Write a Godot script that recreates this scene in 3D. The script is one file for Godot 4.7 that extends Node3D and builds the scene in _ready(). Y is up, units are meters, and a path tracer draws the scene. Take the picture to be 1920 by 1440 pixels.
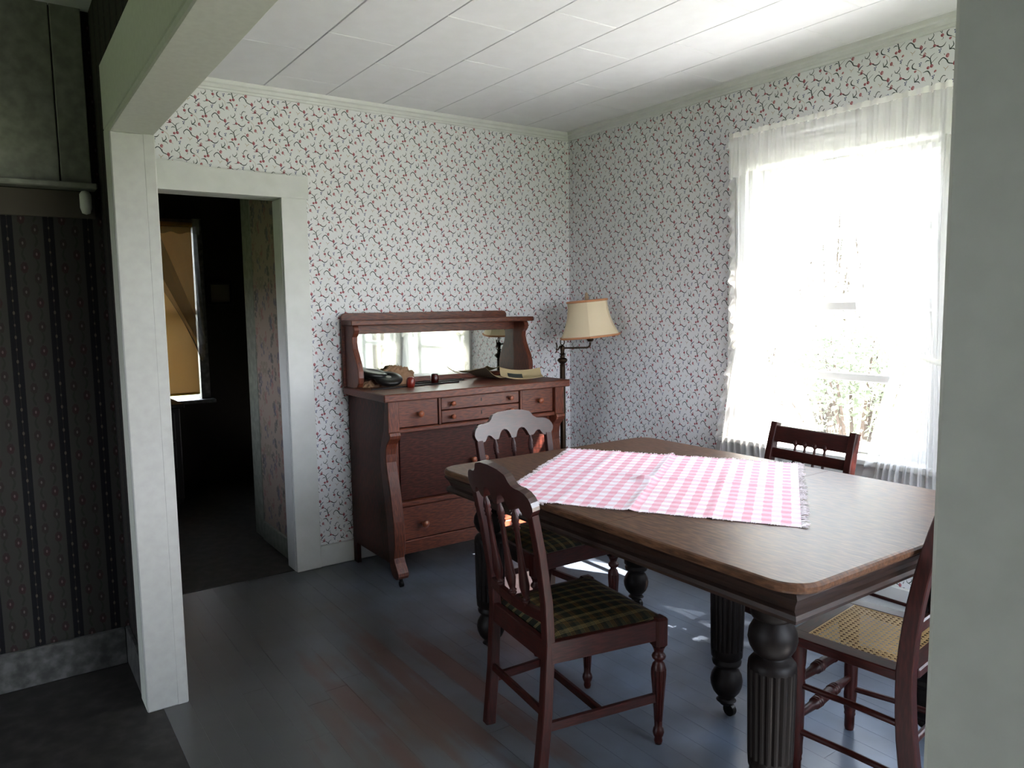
extends Node3D
# A dining room seen from a dark neighbouring room through a wide cased opening.
# x runs right along the back wall (z = 0), the window wall is x = 0, y is up, metres.

const CEIL := 2.55
const WOUT := -2.853     # opening wall, camera side
const WIN := -2.715      # opening wall, dining side
const DEEP := 4.6        # near wall of the dining room
var used := {}
var mats := {}
var rng := RandomNumberGenerator.new()


# ---------------------------------------------------------------- mesh builder
class MB:
	var v := PackedVector3Array()
	var n := PackedVector3Array()
	var t := PackedVector2Array()

	func tri(a: Vector3, b: Vector3, c: Vector3, na: Vector3, nb: Vector3, nc: Vector3, ua := Vector2.ZERO, ub := Vector2.ZERO, uc := Vector2.ZERO) -> void:
		if (b - a).cross(c - a).dot(na + nb + nc) > 0.0:
			v.append_array(PackedVector3Array([a, c, b]))
			n.append_array(PackedVector3Array([na, nc, nb]))
			t.append_array(PackedVector2Array([ua, uc, ub]))
		else:
			v.append_array(PackedVector3Array([a, b, c]))
			n.append_array(PackedVector3Array([na, nb, nc]))
			t.append_array(PackedVector2Array([ua, ub, uc]))

	func flat(a: Vector3, b: Vector3, c: Vector3, out: Vector3, ua := Vector2.ZERO, ub := Vector2.ZERO, uc := Vector2.ZERO) -> void:
		var m := (b - a).cross(c - a)
		if m.length_squared() < 1e-18:
			return
		m = m.normalized()
		if m.dot(out) < 0.0:
			m = -m
		tri(a, b, c, m, m, m, ua, ub, uc)

	func quad(a: Vector3, b: Vector3, c: Vector3, d: Vector3, out: Vector3) -> void:
		flat(a, b, c, out)
		flat(a, c, d, out)

	# chamfered box
	func box(c: Vector3, s: Vector3, bev := 0.0, xf := Transform3D()) -> MB:
		var h := s * 0.5
		bev = minf(bev, minf(h.x, minf(h.y, h.z)) * 0.9)
		var ctr := xf * c
		var p := []
		for i in 8:
			var sg := Vector3(1.0 if i & 1 else -1.0, 1.0 if i & 2 else -1.0, 1.0 if i & 4 else -1.0)
			var r := []
			for ax in 3:
				var q := Vector3(h.x - bev, h.y - bev, h.z - bev)
				q[ax] = h[ax]
				r.append(xf * (c + q * sg))
			p.append(r)
		for ax in 3:
			var o1 := 1 << ((ax + 1) % 3)
			var o2 := 1 << ((ax + 2) % 3)
			for sgn in 2:
				var b0 := (1 << ax) if sgn else 0
				var f := [p[b0][ax], p[b0 | o1][ax], p[b0 | o1 | o2][ax], p[b0 | o2][ax]]
				quad(f[0], f[1], f[2], f[3], f[0] + f[2] - ctr * 2.0)
			if bev > 0.0:
				for k in 4:
					var b1 := (o1 if k & 1 else 0) | (o2 if k & 2 else 0)
					var b2 := b1 | (1 << ax)
					var a1 := (ax + 1) % 3
					var a2 := (ax + 2) % 3
					quad(p[b1][a1], p[b2][a1], p[b2][a2], p[b1][a2], p[b1][a1] + p[b2][a2] - ctr * 2.0)
		if bev > 0.0:
			for i in 8:
				flat(p[i][0], p[i][1], p[i][2], p[i][0] - ctr)
		return self

	# turned profile of (radius, height); reeds between heights
	func lathe(prof: Array, seg := 20, xf := Transform3D(), reeds := 0, depth := 0.0, y0 := 0.0, y1 := 0.0) -> MB:
		var rows := []
		var norms := []
		var cnt := prof.size()
		for i in cnt:
			var row := PackedVector3Array()
			for k in seg + 1:
				var an := TAU * k / seg
				var r: float = prof[i].x
				if reeds > 0 and prof[i].y > y0 and prof[i].y < y1:
					r -= depth * pow(absf(sin(an * reeds * 0.5)), 0.6) * -1.0 + depth
				row.append(Vector3(cos(an) * r, prof[i].y, sin(an) * r))
			rows.append(row)
		for i in cnt - 1:
			var d: Vector2 = prof[i + 1] - prof[i]
			var sn := Vector2(d.y, -d.x).normalized()
			norms.append(sn)
		for i in cnt - 1:
			var na: Vector2 = norms[i]
			var nb: Vector2 = norms[i]
			if i > 0 and norms[i - 1].dot(norms[i]) > 0.3:
				na = (norms[i - 1] + norms[i]).normalized()
			if i < cnt - 2 and norms[i + 1].dot(norms[i]) > 0.3:
				nb = (norms[i + 1] + norms[i]).normalized()
			var reeded: bool = reeds > 0 and prof[i].y > y0 and prof[i + 1].y < y1
			for k in seg:
				var a: Vector3 = rows[i][k]
				var b: Vector3 = rows[i][k + 1]
				var c: Vector3 = rows[i + 1][k + 1]
				var e: Vector3 = rows[i + 1][k]
				var d0 := Vector3(cos(TAU * k / seg), 0, sin(TAU * k / seg))
				var d1 := Vector3(cos(TAU * (k + 1) / seg), 0, sin(TAU * (k + 1) / seg))
				if reeded:
					quad(xf * a, xf * b, xf * c, xf * e, xf.basis * (d0 + d1))
					continue
				var n0 := xf.basis * (d0 * na.x + Vector3.UP * na.y)
				var n1 := xf.basis * (d1 * na.x + Vector3.UP * na.y)
				var n2 := xf.basis * (d1 * nb.x + Vector3.UP * nb.y)
				var n3 := xf.basis * (d0 * nb.x + Vector3.UP * nb.y)
				if prof[i].x > 1e-5:
					tri(xf * a, xf * b, xf * c, n0, n1, n2)
				if prof[i + 1].x > 1e-5:
					tri(xf * a, xf * c, xf * e, n0, n2, n3)
		return self

	# rectangular bar swept through points; side = its width direction
	func bar(pts: Array, w: float, h: float, side: Vector3, w2 := -1.0, h2 := -1.0) -> MB:
		if w2 < 0.0: w2 = w
		if h2 < 0.0: h2 = h
		var rings := []
		var m := pts.size()
		for i in m:
			var d: Vector3 = (pts[mini(i + 1, m - 1)] - pts[maxi(i - 1, 0)]).normalized()
			var up := d.cross(side).normalized()
			var sd := up.cross(d).normalized()
			var f := float(i) / (m - 1)
			var ww := lerpf(w, w2, f) * 0.5
			var hh := lerpf(h, h2, f) * 0.5
			var c := minf(ww, hh) * 0.18
			var ring := []
			for q in [[-1, -1], [1, -1], [1, 1], [-1, 1]]:
				var e1 := Vector2(q[0] * (ww - c), q[1] * hh)
				var e2 := Vector2(q[0] * ww, q[1] * (hh - c))
				var order := [e1, e2] if q[0] * q[1] < 0 else [e2, e1]
				for e in order:
					ring.append(pts[i] + sd * e.x + up * e.y)
			rings.append(ring)
		for i in m - 1:
			for k in 8:
				var k2 := (k + 1) % 8
				var mid: Vector3 = (pts[i] + pts[i + 1]) * 0.5
				var a: Vector3 = rings[i][k]
				var b: Vector3 = rings[i + 1][k2]
				quad(a, rings[i][k2], b, rings[i + 1][k], (a + b) * 0.5 - mid)
		for e in [0, m - 1]:
			var out: Vector3 = pts[0] - pts[1] if e == 0 else pts[m - 1] - pts[m - 2]
			for k in range(1, 7):
				flat(rings[e][0], rings[e][k], rings[e][k + 1], out)
		return self

	# round tube
	func tube(pts: Array, r: float, seg := 10, r2 := -1.0) -> MB:
		if r2 < 0.0: r2 = r
		var m := pts.size()
		var rings := []
		var dirs := []
		var ref := Vector3.UP
		for i in m:
			var d: Vector3 = (pts[mini(i + 1, m - 1)] - pts[maxi(i - 1, 0)]).normalized()
			if absf(d.dot(ref)) > 0.95:
				ref = Vector3.RIGHT if absf(d.x) < 0.9 else Vector3.BACK
			var u := d.cross(ref).normalized()
			var w := u.cross(d).normalized()
			ref = w
			var ring := []
			var dr := []
			for k in seg:
				var o := u * cos(TAU * k / seg) + w * sin(TAU * k / seg)
				dr.append(o)
				ring.append(pts[i] + o * lerpf(r, r2, float(i) / (m - 1)))
			rings.append(ring)
			dirs.append(dr)
		for i in m - 1:
			for k in seg:
				var k2 := (k + 1) % seg
				tri(rings[i][k], rings[i][k2], rings[i + 1][k2], dirs[i][k], dirs[i][k2], dirs[i + 1][k2])
				tri(rings[i][k], rings[i + 1][k2], rings[i + 1][k], dirs[i][k], dirs[i + 1][k2], dirs[i + 1][k])
		for e in [0, m - 1]:
			var out: Vector3 = pts[0] - pts[1] if e == 0 else pts[m - 1] - pts[m - 2]
			for k in range(1, seg - 1):
				flat(rings[e][0], rings[e][k], rings[e][k + 1], out)
		return self

	# polygon in x, y extruded along z by depth (centred), bevelled; bend pushes z by bend * x^2
	func extr(poly: PackedVector2Array, depth: float, xf := Transform3D(), bev := 0.0, bend := 0.0) -> MB:
		var cnt := poly.size()
		var inner := PackedVector2Array()
		if bev > 0.0:
			var cw := Geometry2D.is_polygon_clockwise(poly)
			for i in cnt:
				var d0 := (poly[i] - poly[(i + cnt - 1) % cnt]).normalized()
				var d1 := (poly[(i + 1) % cnt] - poly[i]).normalized()
				var o := (Vector2(-d0.y, d0.x) + Vector2(-d1.y, d1.x)).normalized()
				inner.append(poly[i] + o * bev * (1.0 if not cw else -1.0))
		else:
			inner = poly
		# y up: Godot's «clockwise» is for y down, so turn the inset if it grew
		if bev > 0.0 and _area(inner) > _area(poly):
			for i in cnt:
				inner[i] = poly[i] * 2.0 - inner[i]
		var idx := Geometry2D.triangulate_polygon(inner)
		var put := func(q: Vector2, z: float) -> Vector3: return xf * Vector3(q.x, q.y, z + bend * q.x * q.x)
		for sgn in [-1.0, 1.0]:
			var z: float = depth * 0.5 * sgn
			for k in range(0, idx.size(), 3):
				flat(put.call(inner[idx[k]], z), put.call(inner[idx[k + 1]], z), put.call(inner[idx[k + 2]], z), xf.basis * Vector3(0, 0, sgn))
		var cw2 := _signed(poly) < 0.0
		for i in cnt:
			var j := (i + 1) % cnt
			var e := poly[j] - poly[i]
			var o2 := Vector3(e.y, -e.x, 0) * (-1.0 if cw2 else 1.0)
			var zz := depth * 0.5 - bev
			quad(put.call(poly[i], -zz), put.call(poly[j], -zz), put.call(poly[j], zz), put.call(poly[i], zz), xf.basis * o2)
			if bev > 0.0:
				for sgn in [-1.0, 1.0]:
					quad(put.call(poly[i], zz * sgn), put.call(poly[j], zz * sgn), put.call(inner[j], depth * 0.5 * sgn), put.call(inner[i], depth * 0.5 * sgn), xf.basis * (o2.normalized() + Vector3(0, 0, sgn)))
		return self

	func _signed(p: PackedVector2Array) -> float:
		var a := 0.0
		for i in p.size():
			a += p[i].cross(p[(i + 1) % p.size()])
		return a

	func _area(p: PackedVector2Array) -> float:
		return absf(_signed(p))

	# grid of points rows x cols with smooth normals; thick > 0 gives it a back and edges
	func sheet(g: Array, uvs: Array = [], thick := 0.0) -> MB:
		var rows := g.size()
		var cols: int = g[0].size()
		var nn := []
		for i in rows:
			var nr := []
			for j in cols:
				var du: Vector3 = g[i][mini(j + 1, cols - 1)] - g[i][maxi(j - 1, 0)]
				var dv: Vector3 = g[mini(i + 1, rows - 1)][j] - g[maxi(i - 1, 0)][j]
				nr.append(du.cross(dv).normalized())
			nn.append(nr)
		for side in (2 if thick > 0.0 else 1):
			var sg := 1.0 if side == 0 else -1.0
			for i in rows - 1:
				for j in cols - 1:
					var ids := [[i, j], [i, j + 1], [i + 1, j + 1], [i + 1, j]]
					var q := []
					var m := []
					var w := []
					for id in ids:
						var nv: Vector3 = nn[id[0]][id[1]]
						q.append(g[id[0]][id[1]] - (nv * thick if side == 1 else Vector3.ZERO))
						m.append(nv * sg)
						w.append(uvs[id[0]][id[1]] if uvs.size() else Vector2(float(id[1]) / (cols - 1), float(id[0]) / (rows - 1)))
					tri(q[0], q[1], q[2], m[0], m[1], m[2], w[0], w[1], w[2])
					tri(q[0], q[2], q[3], m[0], m[2], m[3], w[0], w[2], w[3])
		if thick > 0.0:
			var edge := []
			for j in cols - 1: edge.append([[0, j], [0, j + 1], [1, j]])
			for j in cols - 1: edge.append([[rows - 1, j], [rows - 1, j + 1], [rows - 2, j]])
			for i in rows - 1: edge.append([[i, 0], [i + 1, 0], [i, 1]])
			for i in rows - 1: edge.append([[i, cols - 1], [i + 1, cols - 1], [i, cols - 2]])
			for e in edge:
				var a: Vector3 = g[e[0][0]][e[0][1]]
				var b: Vector3 = g[e[1][0]][e[1][1]]
				var na: Vector3 = nn[e[0][0]][e[0][1]]
				var nb: Vector3 = nn[e[1][0]][e[1][1]]
				quad(a, b, b - nb * thick, a - na * thick, a - g[e[2][0]][e[2][1]])
		return self

	func mesh() -> ArrayMesh:
		var arr := []
		arr.resize(Mesh.ARRAY_MAX)
		arr[Mesh.ARRAY_VERTEX] = v
		arr[Mesh.ARRAY_NORMAL] = n
		arr[Mesh.ARRAY_TEX_UV] = t
		var am := ArrayMesh.new()
		am.add_surface_from_arrays(Mesh.PRIMITIVE_TRIANGLES, arr)
		return am


# ---------------------------------------------------------------- scene helpers
func numbered(called: String) -> String:
	used[called] = used.get(called, -1) + 1
	return called if used[called] == 0 else "%s_%03d" % [called, used[called]]

func thing(called: String, label: String, category: String, at := Vector3.ZERO, turn := 0.0, group := "") -> Node3D:
	var o := Node3D.new()
	o.name = numbered(called)
	add_child(o)
	o.position = at
	o.rotation.y = turn
	tag(o, label, category, group)
	return o

func tag(o: Node, label: String, category: String, group := "") -> void:
	o.set_meta("label", label)
	o.set_meta("category", category)
	if group != "":
		o.set_meta("group", group)

func obj(called: String, m, mat: Material, parent: Node = null, label := "") -> MeshInstance3D:
	var o := MeshInstance3D.new()
	o.mesh = m.mesh() if m is MB else m
	o.material_override = mat
	if parent:
		o.name = called
		parent.add_child(o, true)
	else:
		o.name = numbered(called)
		add_child(o)
	if label != "":
		o.set_meta("label", label)
	return o

func struct(called: String, m, mat: Material, label: String, category: String) -> MeshInstance3D:
	var o := obj(called, m, mat)
	tag(o, label, category)
	o.set_meta("kind", "structure")
	return o

func noise_tex(freq: float, lo: Color, hi: Color, octaves := 4, mid := Color(0, 0, 0, 0), size := 512, sd := 1) -> NoiseTexture2D:
	var f := FastNoiseLite.new()
	f.noise_type = FastNoiseLite.TYPE_SIMPLEX_SMOOTH
	f.frequency = freq
	f.fractal_octaves = octaves
	f.seed = sd
	var g := Gradient.new()
	g.set_color(0, lo)
	g.set_color(1, hi)
	g.set_offset(0, 0.2)
	g.set_offset(1, 0.8)
	if mid.a > 0.0:
		g.add_point(0.5, mid)
	var t := NoiseTexture2D.new()
	t.width = size
	t.height = size
	t.seamless = true
	t.noise = f
	t.color_ramp = g
	return t

func plain(c: Color, rough := 0.6, metal := 0.0, spec := 0.5) -> StandardMaterial3D:
	var m := StandardMaterial3D.new()
	m.albedo_color = c
	m.roughness = rough
	m.metallic = metal
	m.metallic_specular = spec
	return m

# wood with the grain along one axis of the object (0 x, 1 y, 2 z)
func wood(tex: Texture2D, axis: int, rough: float, stretch := 9.0, scale := 1.6, tint := Color.WHITE, bump: Texture2D = null) -> StandardMaterial3D:
	var m := plain(tint, rough)
	m.albedo_texture = tex
	m.uv1_triplanar = true
	var s := Vector3.ONE * scale * stretch
	s[axis] = scale
	m.uv1_scale = s
	if bump:
		m.heightmap_enabled = true
		m.heightmap_texture = bump
		m.heightmap_scale = 0.06
	return m

func painted(c: Color, rough: float, var_amt: float, freq := 0.02, sd := 3, scale := 0.8) -> StandardMaterial3D:
	var m := plain(Color.WHITE, rough)
	m.albedo_texture = noise_tex(freq, c.darkened(var_amt), c.lightened(var_amt * 0.4), 5, Color(0, 0, 0, 0), 512, sd)
	m.uv1_triplanar = true
	m.uv1_world_triplanar = true
	m.uv1_scale = Vector3.ONE * scale
	return m


# ---------------------------------------------------------------- drawn textures
func dot(im: Image, x: float, y: float, r: float, c: Color) -> void:
	var w := im.get_width()
	var h := im.get_height()
	for j in range(floori(y - r - 1), ceili(y + r + 1) + 1):
		for i in range(floori(x - r - 1), ceili(x + r + 1) + 1):
			var a := clampf(r + 0.5 - Vector2(i - x, j - y).length(), 0.0, 1.0)
			if a > 0.0:
				var px := posmod(i, w)
				var py := posmod(j, h)
				im.set_pixel(px, py, im.get_pixel(px, py).lerp(c, a))

func stroke(im: Image, pts: Array, w0: float, w1: float, c: Color, fat := 0.0) -> void:
	var cv := Curve2D.new()
	for i in pts.size():
		var tan_ := Vector2.ZERO
		if pts.size() > 2:
			tan_ = (pts[mini(i + 1, pts.size() - 1)] - pts[maxi(i - 1, 0)]) / 6.0
		cv.add_point(pts[i], -tan_, tan_)
	var ln := cv.get_baked_length()
	var k := maxi(3, ceili(ln / 1.4))
	for i in k + 1:
		var f := float(i) / k
		var p := cv.sample_baked(f * ln)
		dot(im, p.x, p.y, lerpf(w0, w1, f) + fat * sin(f * PI), c)

# trailing vine paper; offsets are taken from the berries of the motif, in units of 975 to a repeat across
func vine_paper() -> ImageTexture:
	var W := 810
	var H := 570
	var im := Image.create(W, H, false, Image.FORMAT_RGB8)
	im.fill(Color(0.85, 0.85, 0.86))
	var green := Color(0.19, 0.25, 0.225)
	var dark := Color(0.155, 0.19, 0.195)
	var red := Color(0.56, 0.22, 0.27)
	var pink := Color(0.64, 0.36, 0.39)
	var blue := Color(0.26, 0.28, 0.46)
	var tan_c := Color(0.62, 0.52, 0.40)
	var u := W / 975.0
	for half in 2:
		var org := Vector2(half * W * 0.5, half * H * 0.5)
		var P := func(list: Array) -> Array:
			var r := []
			for q in list:
				var b: float = (q[1] - 145.0 / 975.0 * q[0]) / 666.0
				var a: float = (q[0] - 25.0 * b) / 975.0
				r.append(org + Vector2(a * W, b * H))
			return r
		var S := func(list: Array, w0: float, w1: float, c: Color, fat := 0.0) -> void:
			stroke(im, P.call(list), w0 * u * 0.72 + 0.35, w1 * u * 0.72 + 0.35, c, fat * u * 0.75)
		var F := func(x: float, y: float, r: float, c: Color) -> void:
			var q: Vector2 = P.call([[x, y]])[0]
			r *= 0.85
			dot(im, q.x, q.y, r * u, c)
			dot(im, q.x + 4 * u, q.y + 1 * u, r * 0.55 * u, c.lightened(0.32))
			dot(im, q.x - 2 * u, q.y + 3 * u, r * 0.3 * u, c.darkened(0.3))
		# stalk with two berries
		S.call([[15, -30], [5, -70], [-5, -110]], 13, 8, green)
		S.call([[-5, -105], [8, -140], [55, -162]], 8, 2, dark)
		S.call([[-5, -105], [-50, -155], [-105, -190]], 8, 4, dark)
		S.call([[-75, -88], [-50, -100], [-15, -88]], 3, 5, green, 4)
		S.call([[22, -45], [60, -70], [100, -92]], 4, 2, green)
		F.call(-26, 6, 25, red); F.call(24, 0, 28, red)
		F.call(-95, -185, 25, red)
		S.call([[-85, -175], [-115, -172], [-150, -175]], 12, 2, red.darkened(0.2))
		S.call([[-105, -205], [-90, -225], [-72, -200]], 6, 5, red)
		# arch with tulip and its companion
		S.call([[135, 25], [125, -10], [175, -48], [225, -12], [262, 50], [340, 95]], 5, 6, dark, 4)
		S.call([[255, 40], [250, 15], [252, -5]], 5, 2, green)
		F.call(240, -50, 27, pink)
		S.call([[220, -62], [240, -82], [262, -64]], 6, 6, red)
		S.call([[200, -82], [190, -100]], 6, 3, green)
		F.call(350, 95, 26, red)
		S.call([[332, 80], [345, 58], [368, 82]], 7, 6, red)
		S.call([[352, 118], [356, 150], [345, 178], [330, 172]], 6, 4, dark)
		S.call([[362, 160], [390, 130], [428, 118]], 8, 2, blue.lerp(dark, 0.4), 4)
		S.call([[345, 182], [372, 205], [405, 212]], 4, 3, green)
		S.call([[270, 60], [300, 72], [318, 80]], 8, 5, green)
		# tan sprig
		S.call([[195, 85], [215, 105], [225, 122], [225, 142]], 3, 3, tan_c)
		S.call([[225, 122], [250, 108], [262, 95]], 4, 3, tan_c)
		# curled sprig
		S.call([[455, 25], [480, 38], [512, 15], [524, -10], [515, -35]], 6, 3, green, 3)
		S.call([[455, 25], [445, -8]], 6, 3, green)
		S.call([[480, 40], [515, 60], [540, 50]], 4, 2, green)
		S.call([[398, 55], [402, 30], [412, 25]], 6, 3, dark)
		# trumpet flower
		S.call([[538, 130], [536, 95], [520, 65]], 6, 4, dark)
		F.call(545, 142, 24, red)
		S.call([[565, 150], [600, 162], [590, 170]], 9, 4, red)
		S.call([[530, 152], [500, 158], [478, 152]], 7, 2, dark)
		S.call([[580, 160], [635, 196], [680, 190], [706, 155]], 8, 2, dark, 4)
		# blue posies
		for q in [[630, 235], [830, 50], [1035, 300]]:
			for k in [[-14, -6], [10, -10], [2, 12], [-8, 26]]:
				F.call(q[0] + k[0], q[1] + k[1], 11, blue)
			S.call([[q[0] - 2, q[1] + 20], [q[0] + 10, q[1] + 50]], 3, 2, green)
		# hanging flower
		S.call([[640, 0], [645, -32], [675, -62], [708, -48]], 4, 4, dark, 3)
		S.call([[612, -22], [640, 8]], 4, 5, green)
		F.call(645, 42, 27, red)
		S.call([[655, 70], [662, 90], [640, 100]], 4, 2, green)
		# open curve and bud
		S.call([[738, 5], [712, 28], [722, 72], [780, 108]], 5, 5, dark, 6)
		S.call([[780, 108], [845, 168], [858, 230]], 3, 2, tan_c)
		F.call(760, 130, 20, pink); F.call(772, 128, 13, pink)
		# forked leaf
		S.call([[752, 212], [760, 250], [766, 278]], 4, 9, green)
		S.call([[766, 278], [815, 242], [803, 185]], 8, 3, green, 3)
		S.call([[766, 278], [815, 290], [842, 322]], 6, 3, dark, 3)
		F.call(885, 285, 26, pink)
		S.call([[868, 268], [885, 255], [900, 268]], 6, 5, red)
		S.call([[905, 305], [925, 325]], 4, 2, pink)
		# sickle leaf and bud
		S.call([[880, 192], [945, 195], [982, 245], [992, 282]], 3, 4, green, 7)
		F.call(1060, 235, 18, pink); F.call(1048, 242, 12, red)
	return ImageTexture.create_from_image(im)

# dark banded paper of the near room
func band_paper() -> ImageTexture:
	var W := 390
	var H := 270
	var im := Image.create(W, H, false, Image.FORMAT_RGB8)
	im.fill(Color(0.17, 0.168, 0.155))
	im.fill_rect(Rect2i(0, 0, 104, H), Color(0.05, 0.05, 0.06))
	for k in 2:
		for s in [[0.0, 0.12], [0.5, 0.09]]:
			dot(im, 52, (k + s[0]) * H * 0.5 + 20, s[1] * 90, Color(0.27, 0.25, 0.21))
	stroke(im, [Vector2(52, 0), Vector2(52, H)], 1.5, 1.5, Color(0.2, 0.18, 0.15))
	for k in 2:
		var y := k * H * 0.5
		for q in [[185, 40, 0.0], [310, 100, 1.0]]:
			var c := Vector2(q[0], y + q[1])
			var col := Color(0.17, 0.11, 0.11) if (k + int(q[2])) % 2 == 0 else Color(0.15, 0.13, 0.12)
			for j in 7:
				dot(im, c.x + 22 * cos(j * 0.9), c.y + 17 * sin(j * 0.9), 15, col.lerp(Color(0.15, 0.12, 0.12), 0.12 * j))
			dot(im, c.x, c.y, 9, col.lightened(0.15))
			var d := 1.0 if q[2] < 0.5 else -1.0
			stroke(im, [c + Vector2(8 * d, 28), c + Vector2(-12 * d, 60), c + Vector2(6 * d, 88)], 3, 9, Color(0.14, 0.145, 0.125), 3)
	return ImageTexture.create_from_image(im)

# faded blossoms of the back room
func faded_paper() -> ImageTexture:
	var S := 384
	var im := Image.create(S, S, false, Image.FORMAT_RGB8)
	im.fill(Color(0.50, 0.445, 0.40))
	rng.seed = 41
	for k in 46:
		var c := Vector2(rng.randf() * S, rng.randf() * S)
		var col: Color = [Color(0.28, 0.28, 0.27), Color(0.48, 0.33, 0.32), Color(0.33, 0.31, 0.36), Color(0.42, 0.38, 0.33)][k % 4]
		for j in 9:
			var o := Vector2(rng.randfn() * 13, rng.randfn() * 17)
			dot(im, c.x + o.x, c.y + o.y, rng.randf_range(4, 11), im.get_pixel(posmod(int(c.x + o.x), S), posmod(int(c.y + o.y), S)).lerp(col, 0.7))
	return ImageTexture.create_from_image(im)

func gingham() -> ImageTexture:
	var S := 768
	var im := Image.create(S, S, false, Image.FORMAT_RGB8)
	var f := FastNoiseLite.new()
	f.frequency = 0.02
	var n := 17.0
	for j in S:
		for i in S:
			var u := float(i) / S * n
			var w := float(j) / S * n
			var wob := f.get_noise_2d(i, j) * 0.06
			var a := 1.0 if fposmod(u + wob, 1.0) < 0.5 else 0.0
			var b := 1.0 if fposmod(w + wob, 1.0) < 0.5 else 0.0
			var weave := 0.5 + 0.5 * sin(w * TAU * 4.0) * (0.6 + 0.4 * sin(u * TAU * 7.0))
			var k := (a * 0.24 + b * 0.20) * (0.72 + 0.28 * weave) + f.get_noise_2d(i * 3, j * 3) * 0.05
			im.set_pixel(i, j, Color(0.94, 0.92, 0.95).lerp(Color(0.84, 0.22, 0.34), clampf(k, 0, 1)).darkened(0.08 * (1.0 - weave)))
	return ImageTexture.create_from_image(im)

func plaid() -> ImageTexture:
	var S := 512
	var im := Image.create(S, S, false, Image.FORMAT_RGB8)
	for j in S:
		for i in S:
			var c := Color(0.075, 0.085, 0.06)
			var u := fposmod(i / 128.0, 1.0)
			var w := fposmod(j / 128.0, 1.0)
			if u < 0.45: c = c.lerp(Color(0.17, 0.10, 0.055), 0.55)
			if w < 0.45: c = c.lerp(Color(0.03, 0.06, 0.05), 0.6)
			var tick := (i + j) % 4 < 2
			for s in [0.52, 0.60, 0.68, 0.76]:
				if absf(u - s) < 0.017 and tick: c = Color(0.66, 0.58, 0.38)
				if absf(w - s) < 0.014 and not tick: c = Color(0.52, 0.38, 0.12)
			im.set_pixel(i, j, c.lightened(0.05 if (i / 2 + j / 2) % 2 else 0.0))
	return ImageTexture.create_from_image(im)

# the painted floor: blue grey paint, worn to brown wood along some boards by the opening
func floor_paint() -> ImageTexture:
	var W := 560
	var H := 920
	var im := Image.create(W, H, false, Image.FORMAT_RGB8)
	var f := FastNoiseLite.new()
	f.frequency = 0.012
	f.fractal_octaves = 4
	var g := FastNoiseLite.new()
	g.frequency = 0.05
	g.seed = 9
	for j in H:
		var z := j * 0.005
		for i in W:
			var x := -2.8 + i * 0.005
			var board := floori((x + 2.8) / 0.086)
			var c := Color(0.37, 0.41, 0.47)
			var l := f.get_noise_2d(i, j)
			c = c.darkened(clampf(0.10 + l * 0.22, 0.0, 0.3))
			# paint turns grey brown and darker towards the opening
			c = c.lerp(Color(0.27, 0.262, 0.245), clampf((-x - 1.15) * 0.75 + l * 0.25, 0.0, 0.85))
			# traffic worn out from the opening
			var near := exp(-pow((x + 2.05) / 0.42, 2.0)) * exp(-pow((z - 1.55) / 0.75, 2.0))
			var own := fposmod(sin(board * 12.9898) * 43758.5, 1.0)
			var grit := g.get_noise_2d(i * 1.6, j * 0.18)
			var wear := clampf((near * (0.35 + 0.9 * own) + grit * 0.4 + l * 0.3 - 0.36) * 3.0, 0.0, 1.0)
			c = c.lerp(Color(0.28, 0.225, 0.19).lerp(Color(0.30, 0.19, 0.165), own), wear * 0.75)
			im.set_pixel(i, j, c)
	return ImageTexture.create_from_image(im)


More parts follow.
